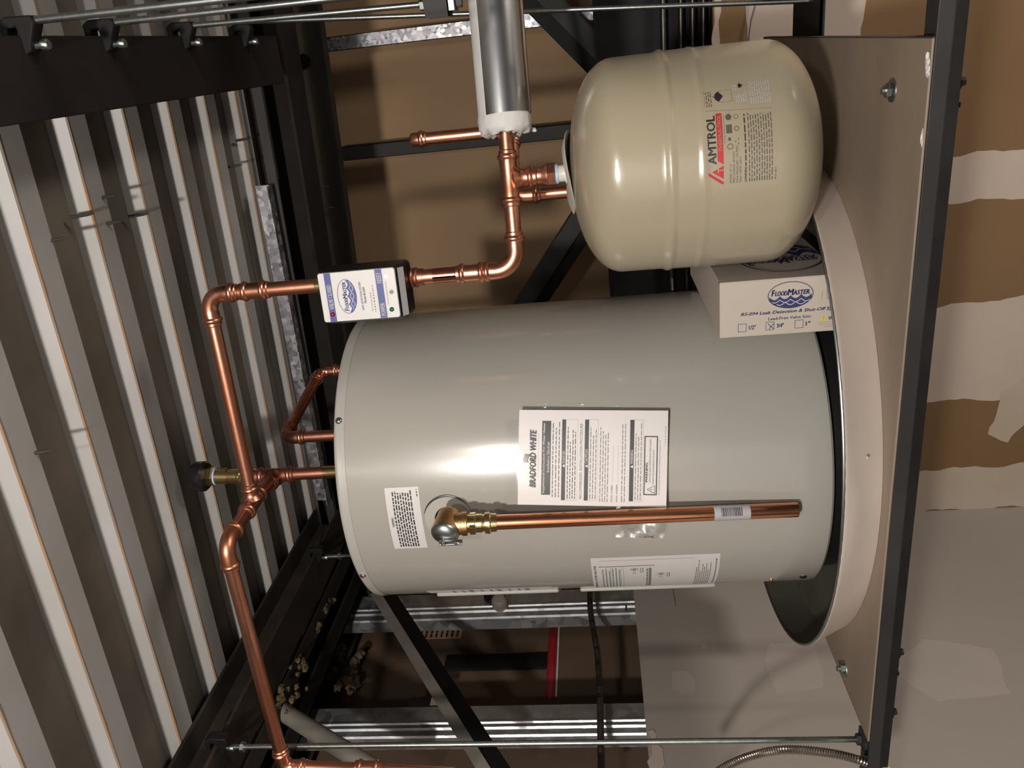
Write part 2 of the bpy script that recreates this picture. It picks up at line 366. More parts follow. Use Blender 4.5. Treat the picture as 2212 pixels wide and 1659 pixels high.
# tan channel behind it
def tanz(x): return 3.42 - .05 * x
bt = base('steel_channel', (0, 2.72, 3.42), 'tan-grey steel channel across the back, above the tan wallboard, with black bolts', 'beam')
mb = MB(); mb.bar((-1.9, 2.725, tanz(-1.9) + .068), (1.4, 2.725, tanz(1.4) + .068), .008, .136); mb.build('web', M['beamtan'], bt)
mb = MB(); mb.bar((-1.9, 2.70, tanz(-1.9)), (1.4, 2.70, tanz(1.4)), .05, .007); mb.bar((-1.9, 2.674, tanz(-1.9) + .004), (1.4, 2.674, tanz(1.4) + .004), .004, .016)
mb.build('flange', M['greysteel'], bt)
for q, r in (((655, 133), .020), ((604, 52), .014), ((640, 480), .010)):
    p = at_y(*q, 2.716); MB().lathe(p, (0, -1, 0), [(0, r * 1.25), (.005, r * 1.25), (.005, r), (.014, r * .9)], 6 if r > .012 else 8).build('bolt', M['blacksteel'], bt)
for q in (((693, 404), (712, 402)), ((697, 449), (722, 448)), ((690, 500), (698, 522), (708, 524), (704, 530), (694, 528))):
    MB().sweep([at_y(*a, 2.69) for a in q], .0022, 6).build('tie_wire', M['steelrod'], bt)
# galvanised angle under the deck
def gz(x): return 3.447 - .028 * (x + .27)
t = MB(); t.bar((-.2297, 1.769, 3.333), (-1.051, 1.769, 3.360), .0035, .036); t.bar((-.2297, 1.756, 3.315), (-1.051, 1.756, 3.342), .029, .0025)
tag(t.build('steel_angle', M['galvsp']), 'speckled galvanised steel angle lying along the dark cross beam, under the deck ribs', 'steel angle')
tag(MB().bar((1.1, 1.80, 3.262), (-1.3, 1.80, 3.368), .006, .022).build('deck_closure_strip', M['greysteel']), 'thin dark steel strip along the end of the deck beside the speckled angle', 'steel strip')

# studs of the open wall at the back
def stud_plain(name, px, Y, z0, z1, wd_, dp, m, label, group=None):
    x = px; t = MB(); t.box((x - wd_ / 2, Y, z0), (x + wd_ / 2, Y + .002, z1)); t.box((x + wd_ / 2 - .002, Y, z0), (x + wd_ / 2, Y + dp, z1)); t.box((x - wd_ / 2, Y, z0), (x - wd_ / 2 + .002, Y + dp, z1))
    return tag(t.build(name, m, smooth=0), label, 'stud', group)
stud_plain('wall_stud', .064, 2.74, 2.30, 3.43, .043, .09, M['galvsp'], 'galvanised stud with bright mottled face, right of the other stud on the back wall')
stud_plain('wall_stud', -.287, 2.82, 2.20, 3.46, .047, .06, M['greysteel'], 'plain dark grey stud on the tan back wall, behind the capped copper stub')
# diagonal braces low at the back
for pa, pb, lab, sg in (((1130, -60), (1480, 300), 'dark steel diagonal brace behind the insulated pipe and cream tank', 1), ((1330, 350), (1110, 690), 'dark steel diagonal brace between the cream tank and the water heater', -1)):
    a, b = at_y(*pa, 2.5), at_y(*pb, 2.5); t = MB(); t.bar(a, b, .004, .075, (0, 1, 0)) if False else None
    d = (b - a).normalized(); n = V(0, -1, 0).cross(d).normalized() * sg
    t = MB(); t.add([a, b, b + n * .05, a + n * .05], [(0, 1, 2, 3)]); t = MB()
    t.bar(a, b, .05, .005, (0, 1, 0)); t.bar(a + n * .025, b + n * .025, .005, .05, (0, 1, 0), cv=.025)
    o = base('diagonal_brace', a, lab, 'brace'); t.build('angle_iron', M['greysteel'], o)
    k = MB(); k.bar(a - n * .045 + V(0, .03, 0), b - n * .045 + V(0, .03, 0), .045, .004, (0, 1, 0)); k.build('gusset_strip', M['blacksteel'], o)
# cable bundle above the low back wall; black sheet painted in for shade behind
t = MB(); t.box((-.75, 2.30, 2.27), (1.3, 2.305, 2.57)); t.box((-.75, 2.26, 2.565), (1.3, 2.305, 2.57))
tag(t.build('steel_channel', M['blacksteel'], smooth=0), 'black backing sheet standing in for the shade behind the armoured cables', 'steel channel')
def armour(name, pts, r, m, label, group=None, pitch=.0042, parent=None):
    # flexible armoured cable: ringed tube along a smooth curve
    P = [V(p) for p in pts]; C_ = []
    for i in range(len(P) - 1):
        p0 = P[max(i - 1, 0)]; p1 = P[i]; p2 = P[i + 1]; p3 = P[min(i + 2, len(P) - 1)]
        n = max(2, int((p2 - p1).length / (pitch / 2)))
        for k in range(n):
            f = k / n; C_.append(.5 * ((2 * p1) + (p2 - p0) * f + (2 * p0 - 5 * p1 + 4 * p2 - p3) * f * f + (3 * p1 - p0 - 3 * p2 + p3) * f ** 3))
    C_.append(P[-1]); R_ = [r * (1.0 if k % 2 else .84) for k in range(len(C_))]
    o = MB().sweep(C_, R_, 12).build(name, m, parent, smooth=.9)
    if label: tag(o, label, 'cable', group)
    return o
for i, (z, r, y) in enumerate(((2.392, .009, 2.262), (2.348, .008, 2.258), (2.318, .009, 2.262), (2.292, .008, 2.255))):
    armour('armoured_cable', [(-.7, y, z), (-.2, y - .004, z + .004), (.3, y, z), (1.0, y, z + .006)], r, M['mcdark'],
           ['armoured cable behind the cream tank, highest of four running level', 'armoured cable behind the cream tank, second from the top of four', 'armoured cable behind the cream tank, third from the top of four', 'armoured cable behind the cream tank, lowest of four above the drywall edge'][i], 'level armoured cables on the back wall', .008)
tag(MB().sweep([at_y(1637, -20, 2.13), at_y(1630, 15, 2.13), at_y(1622, 45, 2.13), at_y(1618, 75, 2.13), at_y(1617, 105, 2.13), at_y(1618, 150, 2.13)], .0016, 8).build('loose_wire', M['wire']), 'thin blue-grey wire hanging over the drywall right of the cream tank', 'wire')

# left open stud wall
tk = MB(); tk.box((LX - .092, .4, 3.415), (LX + .002, BY + .4, 3.417)); tk.box((LX, .4, 3.355), (LX + .002, BY + .4, 3.417)); tk.box((LX - .094, .4, 3.355), (LX - .092, BY + .4, 3.417))
tag(tk.build('top_track', M['greysteel'], smooth=0), 'dark steel top track capping the studs at the far left', 'track')
def big_stud(y0, y1, ztop, label):
    """C stud with its web to the room and two pressed ribs near the near edge"""
    o = base('wall_stud', (LX, (y0 + y1) / 2, 2.3), label, 'stud')
    prof = [(y1, -.040), (y1, 0)]
    ya = y0 + (y1 - y0) * .52
    for k in range(7): pass
    w_ = (y1 - y0)
    prof += [(y0 + w_ * .50, 0), (y0 + w_ * .47, .0035), (y0 + w_ * .42, .0035), (y0 + w_ * .39, 0), (y0 + w_ * .34, 0), (y0 + w_ * .31, .0045), (y0 + w_ * .24, .0045), (y0 + w_ * .20, 0), (y0 + w_ * .04, -.001), (y0, -.005), (y0, -.040)]
    t = MB(); n = len(prof)
    vs = [(LX - .012 + x, y, 2.30) for y, x in prof] + [(LX - .012 + x, y, ztop) for y, x in prof]
    t.add(vs, [(i, i + 1, n + i + 1, n + i) for i in range(n - 1)]); t.build('web', M['galv'], o, smooth=0)
    f = MB(); f.box((LX - .095, y1 + .030, 2.3), (LX - .093, y1 + .062, ztop)); f.box((LX - .095, y1 + .002, 2.3), (LX - .030, y1 + .0035, ztop)); f.build('return_lip', M['greysteel'], o, smooth=0)
    return o
s1 = big_stud(1.741, 1.85, 3.402, 'galvanised stud beside the water heater, half hidden behind its left side')
s2 = big_stud(1.335, 1.424, 3.402, 'wide galvanised ribbed stud between the water heater and the front hanging rod')
p = at_x(1080, 1303, LX + .004)
MB().lathe(p, (1, -.35, 0), [(-.01, .0225), (.012, .0225), (.020, .021), (.026, .015), (.028, .004)], 28).build('pipe_cap', M['brace'], s1)
MB().lathe(at_x(1063, 1285, LX), (1, 0, 0), [(-.01, .024), (.002, .024)], 20).build('knockout', M['blacksteel'], s1)
a, b = at_x(886, 1505, LX - .009), at_x(945, 1522, LX - .009)
MB().box((LX - .0125, min(a.y, b.y), min(a.z, b.z)), (LX - .0112, max(a.y, b.y), max(a.z, b.z))).build('service_hole', M['blacksteel'], s2, smooth=0)
a, b = at_x(932, 1506, LX - .009), at_x(950, 1522, LX - .009)
MB().box((LX - .0112, min(a.y, b.y), min(a.z, b.z)), (LX - .0108, max(a.y, b.y), max(a.z, b.z))).build('wood_blocking', M['ply'], s2, smooth=0)
a, b = at_x(1375, 1318, LX - .005), at_x(1345, 1318, LX - .005)
for q in (1352, 1373):
    a, b = at_x(q, 1308, LX - .003), at_x(q, 1320, LX - .003); MB().bar(a, b, .0025, .0025).build('slot', M['blacksteel'], s1)
# red tape, stencilled board and dim studs on the far side of that wall
a, b = at_x(1186, 1318, -1.558), at_x(1193, 1492, -1.558)
t = MB(); t.box((-1.5595, b.y - .02, 2.782), (-1.558, a.y + .3, 2.808)); rt = t.build('seam_tape', M['redtape'], smooth=0); tag(rt, 'red seam tape with faint lettering, running level across the dark brown board', 'tape')
t = MB(); t.box((-1.5595, b.y - .02, 2.777), (-1.5578, a.y + .3, 2.7815)); t.build('white_edge', M['pvcwhite'], rt, smooth=0)
pr = Print(lambda u, v, h: V(-1.5578 + h, u, v), {'inkgrey': 0, 'redink': 0}); pr.rows(1.57, 2.786, 1.80, 2.804, 1, 'redink', .6, ragged=0, wd=(.006, .011)); o = pr.done('lettering', rt)
c_ = at_x(948, 1352, -1.559)
bp_ = MB().box((-1.5598, c_.y - .055, c_.z - .075), (-1.5588, c_.y + .055, c_.z + .075)).build('board_stamp', M['dryupper'], smooth=0)
tag(bp_, 'dim printed panel with rows of lettering on the dark brown board left of the heater', 'printed panel')
pr = Print(lambda u, v, h: V(-1.5588 + h, u, v), {'ink': 0}); pr.rows(c_.y - .05, c_.z - .07, c_.y + .05, c_.z + .07, 9, 'ink', .4); pr.done('lettering', bp_)
a, b = at_x(965, 1419, -1.555), at_x(1180, 1443, -1.555)
tag(MB().box((-1.5598, b.y, b.z), (-1.550, a.y, a.z)).build('steel_strap', M['blacksteel'], smooth=0), 'black strap on the dark brown board above the red tape', 'strap')
tag(MB().box((-1.552, 1.02, 2.775), (-1.548, 1.31, 2.80)).build('furring_strip', M['brace'], smooth=0), 'pale grey strip on the far board, seen beyond the front hanging rod', 'strip')
# braces on the left
a, b = at_x(810, 1280, -1.25), at_x(1062, 1690, -1.25)
o = base('diagonal_brace', a, 'grey angle-iron brace with its shadow side painted black, slanting down left of the water heater', 'brace')
d = (b - a).normalized(); t = MB(); t.bar(a, b, .024, .004, (1, 0, 0)); t.build('grey_leg', M['brace'], o)
n = d.cross(V(1, 0, 0)).normalized(); n = -n if n.z > 0 else n
t = MB(); t.bar(a + n * .030, b + n * .030, .004, .042, (1, 0, 0)) if False else None
t = MB()
nn = V(1, 0, 0)
vs = [a + n * .013, b + n * .013, b + n * .054 - nn * .03, a + n * .054 - nn * .03]; t.add(vs + [v - V(.004, 0, 0) for v in vs], [(0, 1, 2, 3), (7, 6, 5, 4), (0, 3, 7, 4), (1, 5, 6, 2), (0, 4, 5, 1), (3, 2, 6, 7)]); t.build('shadow_leg', M['blacksteel'], o)  # leg on the shadow side, its shade put in as black
a, b = at_x(590, 1524, -1.28), at_x(860, 1694, -1.28)
tag(MB().sweep([a, b], .019, 20).build('grey_pipe', M['brace']), 'grey round pipe slanting down behind the front hanging rod at the far left', 'pipe')
# secondary dark steel running away above the left stud wall
for i, (x, z0, z1, m_, lab) in enumerate(((-1.255, 3.34, 3.38, 'beambrown', 'brown steel flat between the left I-beam and the stud wall, patched with insulation'), (-1.345, 3.33, 3.385, 'beam', 'black steel channel close beside the top of the left stud wall'))):
    t = MB(); t.box((x - .03, .4, z0), (x + .03, 2.5, z0 + .006)); t.box((x - .03, .4, z0), (x - .024, 2.5, z1)); tag(t.build('steel_channel', M[m_], smooth=0), lab, 'steel channel')
def lumps(name, cs, m, seed, label=None, parent=None, cat='insulation', frag=1, shrink=1.0):
    rnd = random.Random(seed); t = MB()
    for c, r in cs:
        for _ in range(frag):
            cc = V(c) + V(*[rnd.uniform(-1, 1) * k_ * (frag > 1) for k_ in r]); f = shrink * (rnd.uniform(.5, 1.1) if frag > 1 else 1)
            bm = bmesh.new(); bmesh.ops.create_icosphere(bm, subdivisions=2, radius=1); vs = []
            for v in bm.verts: vs.append(cc + V(v.co.x * r[0], v.co.y * r[1], v.co.z * r[2]) * rnd.uniform(.5, 1.3) * f)
            t.add(vs, [tuple(v.index for v in f_.verts) for f_ in bm.faces]); bm.free()
    o = t.build(name, m, parent, smooth=0)
    if label: tag(o, label, cat)
    o['kind'] = 'stuff'
    return o
lumps('insulation_fluff', [((at_x(*q, -1.25)), (r, r * 1.3, r * .8)) for q, r in (((706, 1295), .022), ((700, 1312), .02), ((690, 1255), .03), ((708, 1230), .02), ((684, 1335), .022), ((640, 1380), .018))], M['fire'], 3, 'tufts of yellow-brown insulation on the steel by the top of the water heater', frag=5, shrink=.4)
lumps('insulation_fluff', [((at_x(*q, -1.22)), (r, r * 1.3, r * .8)) for q, r in (((628, 1500), .022), ((645, 1492), .018), ((612, 1510), .02), ((638, 1448), .02), ((655, 1435), .014), ((535, 1530), .024), ((520, 1520), .02), ((545, 1505), .018), ((575, 1480), .02), ((600, 1460), .015))], M['fire'], 4, 'ragged yellow-brown insulation tufts by the top of the front hanging rod', frag=5, shrink=.4)
lumps('insulation_fluff', [((at_x(*q, -1.50)), (.02, .05, .035)) for q in ((745, 1420), (742, 1440), (738, 1470), (748, 1485))], M['drydark'], 5, 'brown insulation bulging behind the left studs near the ceiling', frag=4, shrink=.5)

# ------------------------------------------------------------------ hanging rods and clamps
def nut(p, d, r, h, parent, name='nut', m='zinc'):
    return MB().lathe(p, d, [(0, r * .9), (.001, r), (h - .001, r), (h, r * .9)], 6).build(name, M[m], parent, smooth=.3)
def rod(p0, p1, label, r=.0047, nuts=(), group='threaded hanging rods'):
    p0, p1 = V(p0), V(p1); L_ = (p1 - p0).length; d = (p1 - p0) / L_; n = int(L_ / .0016)
    o = base('threaded_rod', p0, label, 'rod', group)
    MB().sweep([p0 + d * (L_ * k / n) for k in range(n + 1)], [r * (1 if k % 2 else .88) for k in range(n + 1)], 10).build('rod', M['steelrod'], o, smooth=.9)
    for s_ in nuts: nut(p0 + d * s_, d, .0095, .008, o)
    return o
def clamp(p, out, label):
    """beam clamp on a flange edge: cast C jaw, set screw; out = direction away from the web"""
    p, out = V(p), V(out); sd = out.cross(V(0, 0, 1)); o = base('beam_clamp', p, label, 'clamp', 'beam clamps')
    K_ = .72; pts = [(-.030, -.004), (-.024, -.016), (-.004, -.024), (.014, -.034), (.026, -.030), (.028, .012), (.020, .026), (-.010, .026), (-.012, .016), (.010, .013), (.012, -.002), (-.006, -.004)]
    t = MB(); t.prism([p + out * a * K_ + V(0, 0, b * K_) - sd * .010 for a, b in pts], sd * .020); t.build('jaw', M['blacksteel'], o, bevel=.002)
    MB().lathe(p + out * -.012 + V(0, 0, -.029), (0, 0, 1), [(0, .005), (.002, .0062), (.008, .0062), (.009, .004), (.028, .004)], 10).build('set_screw', M['zinc'], o)
    return o
RY = (.930, 1.094, 1.322, 1.560)
labs = ('nearest to the camera', 'second nearest to the camera', 'third nearest to the camera', 'farthest from the camera')
for y, lb in zip(RY, labs): clamp((.0675, y, 3.2245), (1, 0, 0), 'beam clamp on the overhead I-beam, %s' % lb)
rod((.0811, .930, 3.204), (.071, .930, 2.45), 'threaded rod hanging from the overhead I-beam clamp nearest to the camera')
rod((.0811, 1.094, 3.204), (.071, 1.094, 2.45), 'threaded rod hanging from the second overhead clamp, second from the camera')
rod((.0802, 1.322, 3.204), (.0702, 1.322, 2.826), 'threaded rod ending at the strut trapeze above the insulated pipe')
rod((.0894, 1.560, 3.204), (.0141, 1.550, 2.19), 'threaded rod leaning down from the farthest clamp to the back rail of the shelf')
tz = base('strut_trapeze', (.3, 1.322, 2.80), 'short grey strut channel hung on a threaded rod above the insulated pipe', 'strut')
t = MB(); t.box((.050, 1.304, 2.796), (.8, 1.306, 2.833)); t.box((.050, 1.338, 2.796), (.8, 1.340, 2.833)); t.box((.050, 1.304, 2.796), (.8, 1.340, 2.798)); t.build('channel', M['greysteel'], tz, smooth=0)
nut((.0707, 1.322, 2.834), (0, 0, 1), .010, .008, tz); MB().box((.057, 1.300, 2.787), (.091, 1.345, 2.795)).build('washer_plate', M['zinc'], tz)
nut((.0697, 1.322, 2.777), (0, 0, 1), .010, .009, tz, m='chrome')
rod((-1.113, 1.02, 3.318), (-1.113, 1.02, 2.19), 'long threaded rod carrying the front left corner of the plywood shelf', .0052, (.02,))
rod((-1.113, 1.60, 3.318), (-1.113, 1.60, 2.19), 'threaded rod dropping behind the left side of the water heater', .0050, (.035,))
clamp((-1.103, 1.02, 3.339), (1, 0, 0), 'beam clamp on the left I-beam above the front left hanging rod')
clamp((-1.103, 1.60, 3.339), (1, 0, 0), 'beam clamp on the left I-beam above the rod behind the water heater')

# ------------------------------------------------------------------ shelf: rails and plywood
fr_ = base('shelf_frame', (-.55, 1.0, 2.2), 'black steel angle frame hung on threaded rods under the plywood shelf', 'frame')
t = MB(); t.box((-1.20, .951, 2.2135), (.9, .955, 2.2305)); t.box((-1.20, .955, 2.211), (.9, 1.028, 2.2145)); t.build('front_rail', M['railsteel'], fr_, smooth=0, bevel=.0008)
t = MB(); t.box((-1.20, .956, 2.198), (.9, .960, 2.2135)); t.box((-1.20, .960, 2.198), (.9, 1.028, 2.2015)); t.build('rail_shadow_step', M['blacksteel'], fr_, smooth=0, bevel=.0008)  # set-back black step standing in for the shadow under the front rail
t = MB(); t.box((-1.20, 1.470, 2.2095), (.9, 1.655, 2.2135)); t.box((-1.20, 1.470, 2.206), (.9, 1.474, 2.2135)); t.build('back_rail', M['blacksteel'], fr_, smooth=0)
for x in (-.985, -.12):
    t = MB(); t.box((x - .003, 1.03, 2.165), (x + .003, 1.83, 2.2105)); t.box((x - .03, 1.03, 2.2045), (x + .03, 1.83, 2.2105)); t.build('side_rail', M['blacksteel'], fr_, smooth=0)
MB().box((-1.128, 1.0, 2.2148), (-1.098, 1.035, 2.2185)).build('washer', M['greysteel'], fr_); nut((-1.113, 1.02, 2.2186), (0, 0, 1), .0095, .008, fr_, m='greysteel')
for x in (-.090, -.898, -1.017, .25):
    b_ = MB(); b_.lathe((x, .985, 2.1982), (0, 0, -1), [(0, .012), (.003, .012), (.003, .0095), (.010, .0095), (.010, .0052), (.016, .005)], 6); b_.build('bolt', M['blacksteel'], fr_)
pb = base('plywood_shelf', (-.546, 1.4, 2.215), 'worn brown plywood shelf board under the drain pan, bolted at the front corners', 'shelf board')
MB().box((-1.052, .959, 2.2152), (-.0405, 1.83, 2.231)).build('board', [M['ply']], pb, smooth=0, bevel=.001)
MB().box((-.0403, .959, 2.2155), (-.0392, 1.83, 2.2308)).build('raw_edge', M['plyedge'], pb, smooth=0); MB().box((-1.0532, .96, 2.2155), (-1.0521, 1.83, 2.2308)).build('raw_edge', M['plyedge'], pb, smooth=0)
for x, y in ((-.099, 1.066), (-1.022, 1.084)):
    b_ = MB().lathe((x, y, 2.2305), (0, 0, 1), [(0, .0145), (.0020, .0142), (.0020, .003)], 24).build('bolt', M['steelrod'], pb)
    nut((x, y, 2.2325), (.06, 0, 1), .0088, .007, b_, m='steelrod'); MB().lathe((x, y, 2.2395), (.08, 0, 1), [(0, .0044), (.0045, .0042)], 10).build('stud_end', M['steelrod'], b_)
MB().box((-1.040, 1.052, 2.2312), (-1.033, 1.082, 2.2316)).build('stain', M['rust'], pb)
# chip of compound and torn edge at the front right corner
lumps('plaster_chip', [((-.064, .962, 2.2325), (.010, .006, .003)), ((-.074, .960, 2.2322), (.006, .005, .002))], M['paper'], 8, None, pb)
lumps('plaster_chip', [((-.143, .961, 2.2318), (.011, .002, .0015))], M['paper'], 9, None, pb)

# ------------------------------------------------------------------ drain pan
PC = V(-.656, 1.414, 0)
pn = base('drain_pan', (PC.x, PC.y, 2.231), 'large round spun aluminium drain pan under the water heater', 'pan')
t = MB(); t.lathe((PC.x, PC.y, 2.2314), (0, 0, 1), [(0, .428), (.004, .430), (.052, .4525), (.055, .4545), (.0575, .4545), (.0585, .4525)], 120, cap=False)
t.build('outer_wall', M['pan'], pn)
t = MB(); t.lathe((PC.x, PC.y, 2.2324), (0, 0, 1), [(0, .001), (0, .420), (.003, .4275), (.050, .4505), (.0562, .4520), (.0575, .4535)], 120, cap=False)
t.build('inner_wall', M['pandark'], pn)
t = MB(); t.sweep([(PC.x + .4528 * math.cos(a), PC.y + .4528 * math.sin(a), 2.2897) for a in [2 * PI * k / 140 for k in range(141)]], .0022, 8, cap=False); t.build('rolled_rim', M['zinc'], pn)
MB().lathe((at_z(1868, 958, 2.25).x, PC.y - .4385, 2.2585), (0, -1, .35), [(0, .002), (.0022, .0015), (.003, .0003)], 10).build('dimple', M['pan'], pn)

# ------------------------------------------------------------------ water heater
HC, HR = (-.686, 1.318), .262
def hz(p_): return (HC[0], HC[1], p_)
wh = base('water_heater', hz(2.235), 'big grey cylindrical water heater standing in the drain pan', 'water heater')
t = MB(); t.lathe(hz(0), (0, 0, 1), [(2.272, .250), (2.2725, .2585), (2.276, .2615), (2.282, .262), (2.286, .262), (2.30, .262), (3.00, .262), (3.014, .262), (3.0165, .262), (3.018, .2605)], 160, cap=True); body = t.build('tank_jacket', M['heater'], wh, smooth=.5)
t = MB(); t.lathe(hz(0), (0, 0, 1), [(3.0155, .2627), (3.017, .2627), (3.027, .2631), (3.0285, .2632), (3.0315, .2625), (3.0335, .2600), (3.0345, .2540), (3.0345, .001)], 160, cap=False); cap_ = t.build('top_cap', M['heatercap'], wh, smooth=.9)
t = MB(); t.lathe(hz(0), (0, 0, 1), [(2.236, .238), (2.272, .240)], 96); t.build('base_ring', M['black'], wh)
def hpt(phi, z, h=0): a = math.radians(phi); return V(HC[0] + (HR + h) * math.sin(a), HC[1] - (HR + h) * math.cos(a), z)
def hn(phi): a = math.radians(phi); return V(math.sin(a), -math.cos(a), 0)
for ph in (39.5, -23.0, -85, 100, 160):
    s_ = MB(); s_.lathe(hpt(ph, 3.0245, .0008), hn(ph), [(0, .0056), (.001, .0056), (.0012, .0038), (.0035, .0034), (.0044, .0016)], 12); s_.build('cap_screw', M['chrome'], wh)
# access panels standing proud on the left side
def shell(ph0, ph1, z0, z1, h0, h1, n=16, rc=.012):
    t = MB(); ang = [ph0 + (ph1 - ph0) * k / n for k in range(n + 1)]; vs = []
    for a in ang: vs += [hpt(a, z0, h0), hpt(a, z0, h1), hpt(a, z1, h1), hpt(a, z1, h0)]
    fs = []
    for k in range(n):
        for j in range(4): fs.append((4 * k + j, 4 * k + (j + 1) % 4, 4 * k + 4 + (j + 1) % 4, 4 * k + 4 + j))
    fs += [(0, 1, 2, 3), (4 * n + 3, 4 * n + 2, 4 * n + 1, 4 * n)]; t.add(vs, fs); return t
shell(-50, -92, 2.705, 2.925, -.001, .0065).build('access_panel', M['heatercap'], wh, bevel=.003)
shell(-52, -92, 2.433, 2.668, -.001, .0065).build('access_panel', M['heatercap'], wh, bevel=.003)
# relief-valve opening plug
def disc_on(ph, z, r0, r1, h, n=48):
    t = MB(); vs = []
    for k in range(n):
        a = 2 * PI * k / n
        for r, hh in ((r0, .0002), (r0, h), (r1, h), (r1, .0002)):
            vs.append(hpt(ph + math.degrees(r * math.cos(a) / HR), z + r * math.sin(a), hh))
    t.add(vs, [(4 * k + j, 4 * k + (j + 1) % 4, (4 * k + 4) % (4 * n) + (j + 1) % 4, (4 * k + 4) % (4 * n) + j) for k in range(n) for j in range(4)])
    return t
disc_on(3.0, 2.8585, .0210, .0375, .0022).build('opening_plug', M['heatercap'], wh, smooth=.8)
disc_on(3.0, 2.8590, .0001, .0213, .0026).build('opening', M['black'], wh, smooth=.8)
t = MB(); a0 = -60
t.sweep([hpt(3.0 + math.degrees(.0392 * math.cos(a) / HR), 2.8585 + .0392 * math.sin(a), .0006) for a in [math.radians(-75 + 150 * k / 30) for k in range(31)]], [.0003 + .0013 * math.sin(PI * min(1, (30 - k) / 30 * 1.15)) if k < 30 else .0002 for k in range(31)], 6); t.build('plug_shadow', M['black'], wh)  # crescent of shade beside the plug, built as a black sliver
# small warning sticker
pr = Print(on_cyl(HC, HR), {'white': 0, 'ink': 0}); R_ = math.radians
u0, u1 = R_(-8.95) * HR, R_(15.3) * HR
pr.rect(u0, 2.901, u1, 2.9555, 'white', .0004)
pr.text('WARNING', (u0 + u1) / 2 - .012, 2.9475, .017, .0032, 'ink', .02); pr.rect((u0 + u1) / 2 - .012, 2.9462, (u0 + u1) / 2 + .005, 2.9466, 'ink', .0006)
pr.rows(u0 + .004, 2.9125, u1 - .004, 2.9455, 8, 'ink', .55, .0006, .06, (.003, .009)); pr.rows(u1 - .016, 2.9035, u1 - .004, 2.9055, 1, 'ink', .8, .0006, 0, (.003, .005))
pr.done('warning_sticker', wh)
# rating plate
pr = Print(on_cyl(HC, HR), {'white': 0, 'ink': 0, 'inkgrey': 0, 'inklight': 0, 'boxwhite': 0})
u1, u0 = R_(-18.0) * HR, R_(-49.5) * HR; zt, zb = 2.642, 2.4375
pr.rect(u0, zb, u1, zt, 'white', .0004)
pr.text('RESIDENTIAL WATER HEATER', u0 + .012, 2.6345, u1 - u0 - .034, .0038, 'ink', .02)
pr.line([(u0, 2.6297), (u1 - .009, 2.6297), (u1 - .009, 2.477), (u0, 2.477)], .0006, 'inkgrey', .0006)
pr.line([(u1 - .026, 2.630), (u1 - .026, 2.5414)], .0011, 'ink', .0008); pr.line([(u0 + .006, 2.5414), (u1 - .026, 2.5414)], .0016, 'ink', .0008); pr.line([(u0 + .006, 2.630), (u1 - .026, 2.630)], .0011, 'ink', .0008)
for a_, b_, n_ in ((2.5945, 2.627, 6), (2.548, 2.556, 1)): pr.rows(u0 + .008, a_, u1 - .030, b_, n_, 'inkgrey', .35, .0006, .1, (.003, .009))
for z_ in (2.5945, 2.5905, 2.611, 2.619, 2.603): pr.rect(u0 + .008, z_, u1 - .028, z_ + .0004, 'inkgrey', .0007)
pr.rect(u0 + .010, 2.5455, u1 - .034, 2.5495, 'inkgrey', .0007)
for cu, cv in ((u1 - .038, 2.573), (u1 - .058, 2.530)):
    pr.ell(cu, cv, .0048, .0062, 'inkgrey', .0006, ring=.0011); pr.text('UL', cu - .0028, cv - .0025, .0056, .005, 'inkgrey', .04)
    pr.rows(cu - .012, cv - .0155, cu + .006, cv - .0085, 2, 'inkgrey', .5, .0006, .1, (.003, .006)); pr.rows(cu - .016, cv - .003, cu - .008, cv + .003, 2, 'inkgrey', .4, .0006, .1, (.002, .004))
pr.rows(u0 + .006, 2.4495, u1 - .014, 2.4745, 8, 'inkgrey', .45, .0006, .35, (.004, .012)); pr.rows(u0 + .02, 2.4405, u1 - .010, 2.445, 1, 'inkgrey', .5, .0006, .1, (.004, .008))
pr.done('rating_plate', wh)
# pale sticker wrapping onto the upper left side
pr = Print(on_cyl(HC, HR), {'white': 0, 'inkgrey': 0}); u0, u1 = R_(-52) * HR, R_(-41.5) * HR
pr.rect(u0, 2.715, u1, 2.935, 'white', .0004)
for k in range(9): pr.rect(u0 + .006, 2.755 + k * .0165, u1 - .010, 2.755 + k * .0165 + .004 + .004 * (k % 3 == 0), 'inkgrey', .0006)
pr.done('side_sticker', wh)
MB().lathe(hpt(-40, 2.297, -.001), hn(-40), [(0, .006), (.003, .006), (.004, .004)], 8).build('drain_notch', M['black'], wh)
MB().lathe(hpt(-44, 2.345, -.001), hn(-44), [(0, .003), (.003, .003), (.004, .001)], 10).build('bead', M['bronze'], wh)

